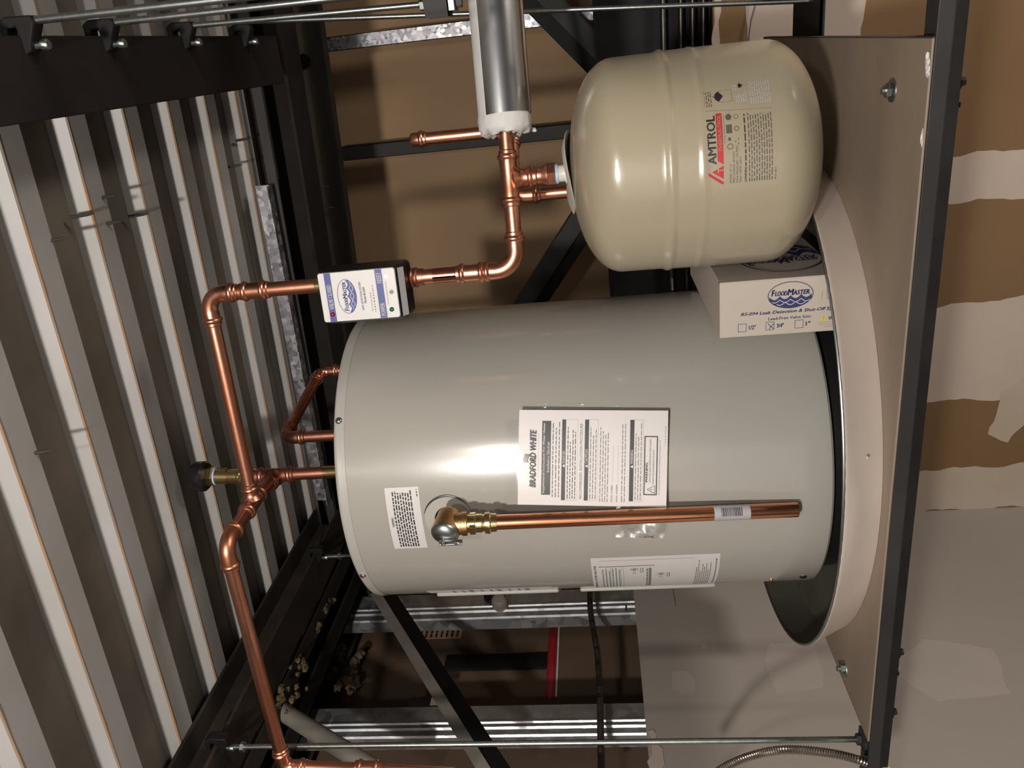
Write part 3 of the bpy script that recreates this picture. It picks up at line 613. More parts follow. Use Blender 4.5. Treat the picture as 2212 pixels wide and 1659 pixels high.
# instruction booklet in a clear bag
ph = math.radians(21.6); bn = V(math.sin(ph), -math.cos(ph), 0); BO = V(HC[0], HC[1], 0) + bn * (HR + .012); BUv = V(math.cos(ph), math.sin(ph), 0)
def pbk(u, v, h):  # booklet leans back a little at the foot and curls with the jacket
    vv = v + .0; return BO + BUv * (u + (v - 2.74) * .066) + V(0, 0, vv) - bn * (max(0, abs(u) - .03) ** 2 * 1.3) + bn * h + V(0, 0, (u) * -.084)
bk = base('instruction_booklet', BO + V(0, 0, 2.515), 'folded white instruction sheet in a clear bag, taped to the water heater', 'booklet')
def sheet(u0, v0, u1, v1, h, nu=14, nv=8, th=.0012):
    t = MB(); vs = []
    for s_ in (0, -th):
        for i in range(nu + 1):
            for j in range(nv + 1): vs.append(pbk(u0 + (u1 - u0) * i / nu, v0 + (v1 - v0) * j / nv, h + s_))
    K = (nu + 1) * (nv + 1); I = lambda i, j, s_: s_ * K + i * (nv + 1) + j; fs = []
    for i in range(nu):
        for j in range(nv): fs += [(I(i, j, 0), I(i + 1, j, 0), I(i + 1, j + 1, 0), I(i, j + 1, 0)), (I(i, j, 1), I(i, j + 1, 1), I(i + 1, j + 1, 1), I(i + 1, j, 1))]
        fs += [(I(i, 0, 0), I(i, 0, 1), I(i + 1, 0, 1), I(i + 1, 0, 0)), (I(i, nv, 0), I(i + 1, nv, 0), I(i + 1, nv, 1), I(i, nv, 1))]
    for j in range(nv): fs += [(I(0, j, 0), I(0, j + 1, 0), I(0, j + 1, 1), I(0, j, 1)), (I(nu, j, 0), I(nu, j, 1), I(nu, j + 1, 1), I(nu, j + 1, 0))]
    t.add(vs, fs); return t
W0, W1, H0, H1 = -.0625, .0818, 2.5165, 2.7395
sheet(W0, H0, W1, H1, 0, th=.004).build('pages', M['paper'], bk, smooth=.7)
pr = Print(pbk, {'ink': 0, 'inkgrey': 0, 'inklight': 0, 'paper': 0}); q = .0006
pr.text('BRADFORD WHITE', -.0350, 2.7125, .0870, .0095, 'ink', .035, .25, q)
for k in range(3):
    pr.poly([(.002 + i * .0022, 2.7235 + k * .0028 + .0011 * math.sin(i * .9)) for i in range(7)] + [(.002 + i * .0022, 2.7255 + k * .0028 + .0011 * math.sin(i * .9)) for i in range(6, -1, -1)], 'ink', q)
pr.rows(-.020, 2.7085, .048, 2.7098, 1, 'inklight', .8, q, 0, (.001, .002))
pr.rect(-.0465, 2.6905, .0655, 2.7040, 'ink', q)
pr.text('Supplemental Instructions For Water Heater', -.0440, 2.6985, .107, .0042, 'paper', .02, 0, .0009)
pr.text('Insulation Blanket', -.012, 2.6922, .046, .0042, 'paper', .02, 0, .0009)
pr.rows(-.050, 2.6755, .065, 2.6895, 3, 'inkgrey', .32, q, .1, (.003, .010))
def bar(z0, z1, word, wl_):
    pr.rect(-.0545, z0, .0680, z1, 'ink', q); pr.text(word, .002, z0 + .001, wl_, z1 - z0 - .002, 'paper', .02, 0, .0009)
    pr.poly([(-.0045, z0 + .0009), (.0005, z0 + .0009), (-.002, z1 - .0008)], 'paper', .0009)
bar(2.6680, 2.6738, 'DANGER', .019)
pr.rows(-.052, 2.6515, .064, 2.6665, 4, 'ink', .30, q, .3, (.003, .009)); pr.frame(-.0545, 2.6500, .0680, 2.6738, .0003, 'inklight', q)
pr.text('RECOMMENDED INSTALLATION PROCEDURE', -.052, 2.6428, .114, .0040, 'inkgrey', .0, 0, q)
bar(2.6335, 2.6395, 'CAUTION', .021); pr.rows(-.052, 2.6205, .064, 2.6325, 3, 'inkgrey', .28, q, .2, (.003, .010)); pr.frame(-.0545, 2.6195, .0680, 2.6395, .0003, 'inklight', q)
pr.rows(-.056, 2.6025, .064, 2.6175, 4, 'inkgrey', .28, q, .2, (.003, .010))
pr.text('MODEL NUMBER', -.056, 2.5965, .026, .0026, 'inkgrey', 0, 0, q); pr.rect(-.026, 2.5965, .03, 2.5968, 'inklight', q)
pr.text('SERIAL NUMBER', -.056, 2.5890, .027, .0026, 'inkgrey', 0, 0, q); pr.rect(-.026, 2.5890, .03, 2.5893, 'inklight', q)
pr.rows(-.056, 2.5770, .062, 2.5850, 2, 'inkgrey', .28, q, .1, (.003, .010))
bar(2.5660, 2.5722, 'WARNING', .021); pr.rows(-.052, 2.5535, .064, 2.5650, 3, 'inkgrey', .28, q, .2, (.003, .010)); pr.frame(-.0545, 2.5525, .0680, 2.5722, .0003, 'inklight', q)
pr.frame(-.0445, 2.5310, .0440, 2.5508, .0016, 'ink', q); pr.text('WARNING', -.026, 2.5450, .030, .0035, 'ink', .02, 0, q)
pr.line([(-.0420, 2.534), (-.0300, 2.534), (-.0360, 2.5455), (-.0420, 2.534)], .0006, 'ink', q); pr.text('!', -.0365, 2.5355, .0010, .0055, 'ink', 0, 0, q)
pr.text('CANCER AND REPRODUCTIVE HARM', -.026, 2.5405, .065, .0026, 'inkgrey', 0, 0, q); pr.text('WWW.P65WARNINGS.CA.GOV', -.028, 2.5355, .052, .0026, 'inkgrey', 0, .3, q)
pr.text('As required by the state of California Proposition 65', -.044, 2.5265, .082, .0024, 'inkgrey', 0, 0, q); pr.rows(.030, 2.5185, .060, 2.5215, 1, 'inklight', .5, q, 0, (.002, .004))
pr.done('printed_text', bk)
# clear bag: a slack, slightly crumpled film with its lower left corner sticking out
def film(name, u0, v0, u1, v1, h, amp, seed, nu=26, nv=34):
    rnd = random.Random(seed); t = MB(); vs = []; g = {}
    for i in range(nu + 1):
        for j in range(nv + 1):
            e = min(i, nu - i, 6) / 6
            g[i, j] = h + amp * rnd.uniform(-1, 1) * (1.0 - .7 * e) + amp * .5 * math.sin(i * .8 + seed) * math.cos(j * .6)
            vs.append(pbk(u0 + (u1 - u0) * i / nu, v0 + (v1 - v0) * j / nv, g[i, j]))
    t.add(vs, [(i * (nv + 1) + j, (i + 1) * (nv + 1) + j, (i + 1) * (nv + 1) + j + 1, i * (nv + 1) + j + 1) for i in range(nu) for j in range(nv)])
    return t.build(name, M['film2' if name == 'bag_corner' else 'film'], bk, smooth=1.2)
film('clear_bag', W0 - .004, H0 - .001, W1 + .0065, H1 + .002, .0028, .00012, 5)
film('bag_corner', -.112, H0, -.062, H0 + .074, -.006, .0035, 9, 12, 14)
film('bag_edge', W1 + .001, H0 + .002, W1 + .010, H1 - .006, -.002, .0016, 11, 5, 40)

# ------------------------------------------------------------------ copper press-fit helpers
r0 = .0111
def pipe(p0, p1, parent, m='copper', r=r0, name='pipe'):
    p0, p1 = V(p0), V(p1); L_ = (p1 - p0).length; d = (p1 - p0).normalized()
    return MB().lathe(p0, d, [(0, r), (L_, r)], 28).build(name, M[m], parent)
def sock(r):  # press socket profile from mouth inwards: (distance, radius)
    return [(0, r * 1.04), (.0015, r * 1.17), (.0055, r * 1.17), (.0065, r * 1.26), (.0085, r * 1.38), (.0110, r * 1.38), (.0128, r * 1.26), (.0138, r * 1.15), (.022, r * 1.15), (.024, r * 1.12)]
def elbow(c, da, db, parent, R=.020, m='copper', r=r0, name='elbow'):
    """c: corner where the two pipe axes meet; da, db: directions from corner along each leg"""
    c, da, db = V(c), V(da).normalized(), V(db).normalized(); ang = PI - da.angle(db); off = R * math.tan(ang / 2)
    ctr_n = (da + db).normalized(); cen = c + ctr_n * math.hypot(off, R); S_ = sock(r); pts = []; rad = []
    Ls = .024
    for t_, rr in S_: pts.append(c + da * (off + Ls - t_)); rad.append(rr)
    a = c + da * off - cen; b = c + db * off - cen; ax = a.cross(b).normalized(); n = 12
    for k in range(1, n): pts.append(cen + Matrix.Rotation(ang * k / n, 3, ax) @ a); rad.append(r * 1.12)
    for t_, rr in reversed(S_): pts.append(c + db * (off + Ls - t_)); rad.append(rr)
    return MB().sweep(pts, rad, 28).build(name, M[m], parent, smooth=.75)
def tee(c, dr, db, parent, m='copper', r=r0, run=.036, br=.036, name='tee'):
    c, dr, db = V(c), V(dr).normalized(), V(db).normalized(); S_ = sock(r)
    prof = [(t_, rr) for t_, rr in S_] + [(2 * run - t_, rr) for t_, rr in reversed(S_)]
    t = MB(); t.lathe(c - dr * run, dr, prof, 32)
    pb_ = [(0, r * .8), (r * .75, r * 1.62), (r * 1.05, r * 1.45), (r * 1.3, r * 1.22), (r * 1.6, r * 1.13)] + [(br - t_, rr) for t_, rr in reversed(S_) if br - t_ > r * 1.6]
    t.lathe(c, db, pb_, 32); return t.build(name, M[m], parent, smooth=.75)
def coupling(c, d, parent, m='copper', r=r0, half=.024, name='coupling'):
    c, d = V(c), V(d).normalized(); S_ = sock(r)
    return MB().lathe(c - d * half, d, [(t_, rr) for t_, rr in S_ if t_ < half] + [(2 * half - t_, rr) for t_, rr in reversed(S_) if t_ < half], 28).build(name, M[m], parent, smooth=.75)

# ------------------------------------------------------------------ cold feed: riser, loop over the heater, run to the left
RX, RYy = -.302, 1.138; ZK, ZT = 2.718, 3.199
K = V(RX, RYy, ZK); Tt = V(RX, RYy, ZT)
run_d = V(1, .235, 0).normalized()
cf = base('cold_feed_pipework', K, 'copper cold feed loop rising past the shut-off box and crossing above the water heater', 'pipework')
T2 = V(-.657, 1.109, ZT); E1 = V(-.6595, .992, ZT); T1 = V(-.664, 1.213, ZT)
E2 = V(-1.112, .975, ZT)
x_ = V(1, 0, 0); zz = V(0, 0, 1)
dl = (T2 - Tt).normalized()
elbow(K, zz, run_d, cf, .030); pipe(K + zz * .055, K + zz * .125, cf)
coupling(K + zz * .067, zz, cf); pipe(K + zz * .06, V(RX, RYy, 2.873), cf)
pipe(V(RX, RYy, 2.985), Tt - zz * .03, cf); coupling(Tt - zz * .077, zz, cf)
elbow(Tt, -zz, dl, cf, .026)
pipe(Tt + dl * .03, T2 - dl * .02, cf, 'copper')
dn = (E1 - T2).normalized()
tee(T2, dn, -dl, cf, 'coppertan'); pipe(T2 - dn * .03, T1, cf, 'coppertan'); pipe(T2 + dn * .03, E1 - dn * .03, cf, 'coppertan')
d3 = (E2 - E1).normalized()
elbow(E1, -dn, d3, cf, .024, 'copper'); pipe(E1 + d3 * .03, E2 - d3 * .02, cf, 'copper')
elbow(E2, -d3, V(-.03, 0, -1), cf, .018); pipe(E2 + V(-.001, 0, -.04), E2 + V(-.02, 0, -.30), cf); coupling(E2 + V(-.006, 0, -.15), V(.06, 0, 1), cf)
tee(T1, zz, dn, cf, 'coppertan'); pipe(T1 - zz * .10, T1 + zz * .05, cf, 'coppertan'); coupling(T1 - zz * .075, zz, cf, 'coppertan', half=.018) if False else None
# run right from the riser foot: tee for the tank, then into the insulated line
TT = V(-.176, 1.1685, ZK); TT = K + run_d * ((-.176 - K.x) / run_d.x)
coupling(K + run_d * .075, run_d, cf) if False else None
pipe(K + run_d * .03, K + run_d * .45, cf); tee(TT, run_d, -zz, cf, run=.040, br=.040)
# dielectric nipple into the heater
dnp = MB().lathe((T1.x, T1.y, 3.034), zz, [(0, .0150), (.006, .0150), (.006, .0125), (.012, .0130), (.012, .0145), (.017, .0150), (.020, .0145), (.021, .0125), (.030, .0128), (.034, .0118), (.075, .0116)], 28).build('heater_nipple', M['brass'], cf)

# vacuum relief valve on top of the cold tee
vz = V(.055, 0, 1).normalized(); T1t = T1 + zz * .036
vr = base('vacuum_relief_valve', T1t, 'brass vacuum relief valve with a black cap, standing on the cold tee above the heater', 'valve')
MB().lathe(T1t - vz * .004, vz, [(0, .0125), (.008, .0128), (.010, .0142), (.014, .0142), (.016, .0125), (.030, .0125), (.032, .0142), (.036, .0142), (.038, .0128), (.058, .0128), (.058, .0145), (.078, .0152)], 28).build('body', M['brass'], vr)
MB().lathe(T1t + vz * .0745, vz, [(0, .0158), (.003, .0158)], 28).build('tape_wrap', M['teflon'], vr)
MB().lathe(T1t + vz * .078, vz, [(0, .0158), (.003, .0178), (.014, .0178), (.016, .0135), (.026, .0125)], 6).build('hex_collar', M['brass'], vr, smooth=.3)
MB().lathe(T1t + vz * .093, vz, [(-.002, .013), (0, .024), (.004, .0275), (.016, .0275), (.024, .024), (.028, .014), (.029, .001)], 32, cap=False).build('cap', M['black'], vr)

# ------------------------------------------------------------------ hot line
hb = at_depth(720, 940, 1.555); HX, HY = hb.x, hb.y; HZ = 3.232
HT = V(HX, HY, HZ); HE = at_z(692, 803, HZ)
hl = base('hot_pipework', (HX, HY, 3.034), 'dark copper hot line leaving the top of the water heater and dropping behind it', 'pipework')
dh = (HE - HT).normalized()
pipe((HX, HY, 3.034), HT - zz * .03, hl, 'coppertan'); elbow(HT, -zz, dh, hl, .020, 'coppertan'); pipe(HT + dh * .03, HE - dh * .03, hl, 'coppertan'); elbow(HE, -dh, -zz, hl, .020, 'copper')
Hdn = V(HE.x, HE.y, 2.36); pipe(HE - zz * .03, Hdn + zz * .03, hl, 'copper')
# comes up again behind the expansion tank
ha = at_depth(1225, 414, 1.34); hx = V(ha.x, ha.y, 0); HQ = V(ha.x, ha.y, at_depth(1108, 404, 1.345).z)
H2 = V(ha.x, ha.y, 2.36)
elbow(Hdn, zz, (H2 - Hdn), hl, .020, 'coppertan'); dd = (H2 - Hdn).normalized(); pipe(Hdn + dd * .03, H2 - dd * .03, hl, 'coppertan'); elbow(H2, -dd, zz, hl, .020, 'coppertan')
HS = at_depth(1085, 283, 1.40); HS = V(HS.x, HS.y, HQ.z)
de = (HS - HQ).normalized()
pipe(H2 + zz * .03, HQ - zz * .03, hl); elbow(HQ, -zz, de, hl, .022, 'copper'); pipe(HQ + de * .03, HS + de * .25, hl, 'copper')
tee(HS, de, zz, hl, 'copper'); topz = at_depth(893, 297, 1.40).z
pipe(HS + zz * .03, V(HS.x, HS.y, topz), hl, 'copper')
MB().lathe((HS.x, HS.y, topz - .020), zz, [(t_, rr) for t_, rr in sock(r0) if t_ < .02] + [(.026, r0 * 1.10), (.029, r0 * .9), (.030, .002)], 28).build('end_cap', M['copper'], hl, smooth=.75)

# ------------------------------------------------------------------ insulated line
i0 = K + run_d * ((-.112 - K.x) / run_d.x); il = base('insulated_pipe', i0, 'pipe insulation with a shiny aluminium jacket over white wrap, at the upper right', 'pipe insulation')
n = 48; t = MB(); u_ = V(0, 0, 1); w__ = run_d.cross(u_)
rnd = random.Random(2); vs = []; prof = [(-.002, .020), (-.004, .028), (-.001, .0345), (.004, .0372), (.016, .0378), (.025, .0370), (.75, .0370)]
for i, (s_, r_) in enumerate(prof):
    for k in range(n):
        a = 2 * PI * k / n; j = rnd.uniform(-1, 1) * (.0013 if i < 5 else .0002); jj = (rnd.uniform(-.004, .003) if i in (1, 2) else 0)
        vs.append(i0 + run_d * (s_ + jj) + (u_ * math.cos(a) + w__ * math.sin(a)) * (r_ + j))
t.add(vs, [(i * n + k, i * n + (k + 1) % n, (i + 1) * n + (k + 1) % n, (i + 1) * n + k) for i in range(len(prof) - 1) for k in range(n)]); t.build('white_wrap', M['pvcwhite'], il, smooth=1.0)
t = MB(); A0, A1, ns = math.radians(56), math.radians(338), 48; vs = []
for s_ in (.020, .75):
    for k in range(ns + 1):
        a = A0 + (A1 - A0) * k / ns; d_ = (u_ * math.cos(a) - w__ * math.sin(a)) * -1
        d_ = u_ * math.cos(a) + w__ * math.sin(a)
        sk = .006 * (k / ns) if s_ < .1 else 0
        vs += [i0 + run_d * (s_ + sk) + d_ * .0390, i0 + run_d * (s_ + sk) + d_ * .0382]
K2 = (ns + 1) * 2; fs = []
for k in range(ns): fs += [(2 * k, 2 * k + 2, K2 + 2 * k + 2, K2 + 2 * k), (2 * k + 1, K2 + 2 * k + 1, K2 + 2 * k + 3, 2 * k + 3), (2 * k, 2 * k + 1, 2 * k + 3, 2 * k + 2)]
fs += [(0, K2, K2 + 1, 1), (2 * ns, 2 * ns + 1, K2 + 2 * ns + 1, K2 + 2 * ns)]
t.add(vs, fs); t.build('aluminium_jacket', M['jacket'], il, smooth=.6)
lumps('glass_fibre', [(i0 + run_d * -.002 + u_ * math.cos(a) * .022 + w__ * math.sin(a) * .022, (.003, .003, .003)) for a in (3.6, 4.2, 5.0, 2.6)], M['fluff'], 12, None, il)
f0 = at_depth(1128, 268, 1.16); f1 = at_depth(1155, 281, 1.15)
t = MB(); t.sweep([f0, (f0 + f1) / 2 + V(0, 0, .002), f1, f1 + (f1 - f0) * .15], [.001, .0014, .0034, .0006], 8); t.build('torn_scrap', M['pvcwhite'], il)

# ------------------------------------------------------------------ leak shut-off valve box
vU = V(.9925, .121, 0); vn = V(.121, -.9925, 0)
VF = V(RX, RYy, 0) + vn * .052
def pl_hit(x, y): r = ray(x, y); return CAM + r * ((VF - CAM).dot(vn) / r.dot(vn))
cs = [pl_hit(685, 591), pl_hit(850, 579.5), pl_hit(865.5, 684.5), pl_hit(702, 695.7)]
us = [(c - VF).dot(vU) for c in cs]; zs = [c.z for c in cs]
ua, ub = (us[2] + us[3]) / 2, (us[0] + us[1]) / 2; za, zb_ = (zs[1] + zs[2]) / 2, (zs[0] + zs[3]) / 2
sv = base('leak_shutoff_valve', (RX, RYy, za), 'black leak shut-off valve box with a white and blue face plate, on the copper riser', 'valve controller')
def rrect(u0, v0, u1, v1, r, n=5):
    out = []
    for cx, cy, a0_ in ((u1 - r, v1 - r, 0), (u0 + r, v1 - r, 90), (u0 + r, v0 + r, 180), (u1 - r, v0 + r, 270)):
        for k in range(n + 1): a = math.radians(a0_ + 90 * k / n); out.append((cx + r * math.cos(a), cy + r * math.sin(a)))
    return out
vmap = on_plane(VF, vU, zz)
t = MB(); o1 = rrect(ua - .001, za - .001, ub + .001, zb_ + .001, .004); o2 = rrect(ua - .006, za - .010, ub + .004, zb_ + .004, .008)
A = [vmap(u, v, -.0008) for u, v in o1]; B = [vmap(u, v, -.016) for u, v in o2]; Cc = [vmap(u, v, -.058) for u, v in o2]; n = len(A)
t.add(A + B + Cc, [tuple(range(n))] + [(i, (i + 1) % n, n + (i + 1) % n, n + i) for i in range(n)] + [(n + i, n + (i + 1) % n, 2 * n + (i + 1) % n, 2 * n + i) for i in range(n)] + [tuple(range(3 * n - 1, 2 * n - 1, -1))])
t.build('housing', M['black'], sv, smooth=.5)
t = MB(); t.prism([vmap(u, v, -.0006) for u, v in rrect(ua, za, ub, zb_, .0035)], -vn * 0 + vn * .0008); plate = t.build('face_plate', M['white'], sv, smooth=0)
W_ = ub - ua; H_ = zb_ - za
def pu(a): return ua + a * W_
def pv(b): return zb_ - b * H_
pr = Print(vmap, {'blue': 0, 'white': 0, 'ink': 0, 'inkgrey': 0}); q = .0006
pr.rect(ua + .0002, pv(.165), ub - .0002, pv(.080), 'blue', q); pr.rect(ua + .0002, pv(.835), ub - .0002, pv(.745), 'blue', q)
pr.text('VALVE CLOSED', pu(.26), pv(.152), .50 * W_, .055 * H_, 'white', .015, 0, .0009)
pr.text('POWER', pu(.05), pv(.820), .26 * W_, .058 * H_, 'white', .015, 0, .0009); pr.text('RESET', pu(.72), pv(.820), .21 * W_, .058 * H_, 'white', .015, 0, .0009)
def logo(pr, cu, cv, a, b, mk, bg, h=.0006, bo=.03):
    pr.ell(cu, cv, a, b, mk, h, 56, ring=min(a, b) * .055)
    lo = []; n = 44
    top = []
    for k in range(n + 1):
        x = -a * .93 + 2 * a * .93 * k / n; f = (k / n * 4) % 1; wv = -b * .33 + b * .26 * (abs(f - .5) * 2) ** 1.8 + b * .10 * (k / n)
        lim = b * math.sqrt(max(0, 1 - (x / a) ** 2)) * .97; top.append((x, max(-lim, min(lim, wv))))
    for k in range(n):
        (x0_, y0_), (x1_, y1_) = top[k], top[k + 1]; l0 = -b * math.sqrt(max(0, 1 - (x0_ / a) ** 2)) * .99; l1 = -b * math.sqrt(max(0, 1 - (x1_ / a) ** 2)) * .99
        pr.poly([(cu + x0_, cv + l0), (cu + x1_, cv + l1), (cu + x1_, cv + y1_), (cu + x0_, cv + y0_)], mk, h)
    for sh, x0_, x1_ in ((-.20, -.80, .18), (-.20, .25, .86), (-.40, -.60, .66)):
        pts = []
        for k in range(25):
            x = a * (x0_ + (x1_ - x0_) * k / 24); f = ((x / a + .93) / 1.86 * 4 + (.5 if sh < -.3 else 0)) % 1
            pts.append((cu + x, cv - b * .33 + b * .22 * (abs(f - .5) * 2) ** 1.8 + b * sh))
        pr.line(pts, b * .045, bg, h + .0003)
    pr.text('F', cu - a * .83, cv + b * -.02, a * .14, b * .44, mk, bo, .2, h); pr.text('LOOD', cu - a * .67, cv + b * -.02, a * .53, b * .34, mk, bo, .2, h)
    pr.text('M', cu - a * .13, cv + b * -.02, a * .27, b * .44, mk, bo, .2, h); pr.text('ASTER', cu + a * .11, cv + b * -.02, a * .71, b * .34, mk, bo, .2, h)
logo(pr, pu(.50), pv(.345), .355 * W_, .125 * H_, 'blue', 'white')
pr.text('LEAK DETECTION SYSTEM', pu(.19), pv(.545), .58 * W_, .026 * H_, 'blue', .01, 0, q); pr.text('Model RS-094', pu(.33), pv(.590), .33 * W_, .030 * H_, 'ink', .01, .3, q)
pr.text('FOR TECHNICAL SUPPORT', pu(.16), pv(.665), .40 * W_, .018 * H_, 'inkgrey', 0, 0, q); pr.rows(pu(.14), pv(.705), pu(.68), pv(.680), 1, 'inkgrey', .6, q, 0, (.001, .003))
pr.text('WWW.FLOODMASTER.COM', pu(.26), pv(.880), .48 * W_, .018 * H_, 'inkgrey', 0, 0, q)
pr.ell(pu(.52), pv(.930), .0030, .0030, 'ink', q, 24, ring=.0008); pr.text('UL', pu(.52) - .0016, pv(.930) - .0012, .0032, .0026, 'ink', .03, 0, q)
pr.done('face_print', sv)
MB().lathe(vmap(pu(.155), pv(.122), 0), vn, [(0, .0036), (.0022, .0033), (.0034, .0020), (.0038, .0004)], 20).build('red_lamp', M['led_red'], sv)
MB().lathe(vmap(pu(.165), pv(.905), 0), vn, [(0, .0036), (.0022, .0033), (.0034, .0020), (.0038, .0004)], 20).build('green_lamp', M['led_green'], sv)
MB().lathe(vmap(pu(.84), pv(.890), 0), vn, [(0, .0030), (.0012, .0029), (.0012, .0018), (.0022, .0016)], 20).build('reset_button', M['zinc'], sv)
t = MB(); a_ = [vmap(ua + .000, za - .0035, -.003), vmap(ub - .001, za - .0035, -.003), vmap(ub - .001, za - .0095, -.0155), vmap(ua + .000, za - .0095, -.0155)]
t.add([p_ + V(0, 0, -.0004) + vn * .0004 for p_ in a_], [(0, 1, 2, 3)]); t.build('serial_label', M['inklight'], sv, smooth=0)
for z_, d_ in ((zb_ + .003, 1), (za - .010, -1)):
    MB().lathe((RX, RYy, z_), (0, 0, d_), [(-.002, .0135), (.003, .0148), (.005, .0135), (.007, .0148), (.010, .0148), (.012, .0128), (.020, .0124)], 28).build('union', M['brass' if d_ > 0 else 'coppertan'], sv)

# ------------------------------------------------------------------ expansion tank
TC, TR = (-.176, 1.188), .148
TC = (TT.x, TT.y + .004)
et = base('expansion_tank', (TC[0], TC[1], 2.285), 'cream expansion tank with red and black printed label, hung from the copper tee', 'tank')
def dome(z0, z1, rr0, R, n, up):
    return [((z0 + (z1 - z0) * math.sin(PI / 2 * k / n)), R * math.cos(PI / 2 * k / n) ** .72 if k < n else .001) for k in range(n + 1)]
prof = [(2.2920, .001)]
for k in range(1, 15): a = PI / 2 * k / 14; prof.append((2.3640 - .0720 * math.cos(a) ** 1.0, TR * math.sin(a) ** .92))
prof += [(2.370, TR), (2.4520, TR), (2.4560, TR), (2.4600, TR * 1.008), (2.4640, TR * 1.008), (2.4665, TR), (2.470, TR), (2.492, TR * .998), (2.4950, TR * .998), (2.4985, TR * 1.012), (2.5030, TR * 1.012), (2.5065, TR * .998), (2.5100, TR * .992), (2.515, TR * .9915), (2.558, TR * .990), (2.5640, TR * .990)]
for k in range(1, 15): a = PI / 2 * k / 14; prof.append((2.5640 + .0660 * math.sin(a), TR * .99 * math.cos(a) ** .88 if k < 14 else .001))
t = MB(); t.lathe((TC[0], TC[1], 0), zz, prof, 128, cap=False); t.build('shell', M['tank'], et, smooth=1.0)
t = MB(); vs = []; n = 64
for r_, z_ in ((.012, 2.6335), (.045, 2.6325), (.0575, 2.6300), (.0585, 2.6310), (.046, 2.6350), (.012, 2.636)):
    for k in range(n): a = 2 * PI * k / n; vs.append((TC[0] + r_ * math.cos(a), TC[1] + r_ * math.sin(a), z_ - .004 * math.sin(a * 2) * (r_ > .04)))
t.add(vs, [(i * n + k, i * n + (k + 1) % n, (i + 1) * n + (k + 1) % n, (i + 1) * n + k) for i in range(5) for k in range(n)]); t.build('washer', M['plasticwhite'], et, smooth=.9)
zt_ = TT.z - .040
MB().lathe((TC[0], TC[1], 2.634), zz, [(0, .0145), (.004, .0145), (.004, .0120), (.012, .0118), (.014, .0125)], 24).build('threaded_neck', M['plasticwhite'], et)
MB().lathe((TC[0], TC[1], 2.6475), zz, [(0, .0140), (.0045, .0140)], 24).build('tape_wrap', M['teflon'], et)
MB().lathe((TC[0], TC[1], 2.6515), zz, [(0, .0165), (.001, .0175), (.011, .0175), (.012, .0162)], 6).build('hex_adapter', M['copper'], et, smooth=.3)
MB().lathe((TC[0], TC[1], 2.6630), zz, [(0, .0160), (.004, .0150), (.008, .0125), (.014, .0122), (.020, .012)], 24).build('adapter_neck', M['copper'], et, smooth=.7)
MB().lathe((TC[0], TC[1], 2.2945), -zz, [(0, .0085), (.009, .0080), (.0125, .0050), (.0130, .0005)], 20).build('air_valve_cap', M['chrome'], et)
tm = on_cyl(TC, TR)
pr = Print(tm, {'ink': 0, 'redink': 0, 'inktan': 0, 'tank': 0, 'inklight': 0}); U_ = lambda ph_: math.radians(ph_) * TR; q = .0003
pr.text('AMTROL', U_(6.0), 2.4470, U_(28.4) - U_(6.0), .0100, 'ink', .022, 0, q)
pr.rect(U_(7.2), 2.4384, U_(29.4), 2.4456, 'redink', q, .003); pr.poly([(U_(5.5), 2.4384), (U_(7.2), 2.4384), (U_(7.2), 2.4456)], 'redink', q)
pr.text('THERM-X-TROL', U_(11.6), 2.4398, U_(28.6) - U_(11.6), .0042, 'tank', .01, 0, .0006)
pr.line([(U_(-3.4), 2.4388), (U_(1.9), 2.4585)], .0032, 'redink', q)
pr.poly([(U_(-1.2), 2.4385), (U_(5.0), 2.4385), (U_(2.3), 2.4525), (U_(1.6), 2.4500)], 'redink', q)
pr.line([(U_(1.6), 2.4452), (U_(4.2), 2.4452)], .0012, 'tank', .0006); pr.line([(U_(2.9), 2.4452), (U_(2.9), 2.4390)], .0012, 'tank', .0006)
pr.text('WATER SYSTEM SOLUTIONS', U_(15), 2.4355, U_(28) - U_(15), .0014, 'inktan', 0, 0, q)
pr.text('MODEL: ST-12', U_(-3.5), 2.4290, .0225, .0024, 'ink', 0, 0, q); pr.text('PRECHARGE: 40 PSIG', U_(-3.5), 2.4250, .037, .0024, 'ink', 0, 0, q)
pr.text('MAX PRESSURE: 150 PSIG', U_(-3.5), 2.4210, .044, .0024, 'ink', 0, 0, q); pr.text('MAX TEMP: 200 F', U_(-3.5), 2.4170, .031, .0024, 'ink', 0, 0, q)
pr.text('WARNING', U_(-2.6), 2.4108, .016, .0026, 'ink', .02, 0, q); pr.poly([(U_(-3.5), 2.4108), (U_(-2.7), 2.4108), (U_(-3.1), 2.4134)], 'ink', q)
pr.rows(U_(4), 2.4108, U_(28), 2.4130, 1, 'ink', .7, q, 0, (.004, .009)); pr.rows(U_(-3.5), 2.3790, U_(28.5), 2.4090, 10, 'inktan', .42, q, .06, (.003, .009)); pr.rows(U_(-3.5), 2.3750, U_(2), 2.3775, 1, 'inktan', .5, q, 0, (.002, .004))
pr.ell(U_(27.2), 2.4305, .0040, .0035, 'inktan', q, 24); pr.rect(U_(19.5), 2.4270, U_(23.6), 2.4340, 'inktan', q); pr.ell(U_(16.8), 2.4305, .0022, .0020, 'inktan', q, 16); pr.ell(U_(13.4), 2.4300, .0036, .0036, 'inktan', q, 20, ring=.0009)
pr.ell(U_(27.2), 2.4215, .0030, .0030, 'inktan', q, 20, ring=.0007); pr.ell(U_(21.5), 2.4215, .0030, .0030, 'inktan', q, 20, ring=.0009)
for a_, b_ in ((14.4, 2.420), (16.6, 2.420), (15.5, 2.4235)): pr.ell(U_(a_), b_, .0009, .0009, 'inktan', q, 10)
pr.line([(U_(31.3), 2.4611), (U_(30.4), 2.42), (U_(29.6), 2.3777)], .0003, 'inktan', q)
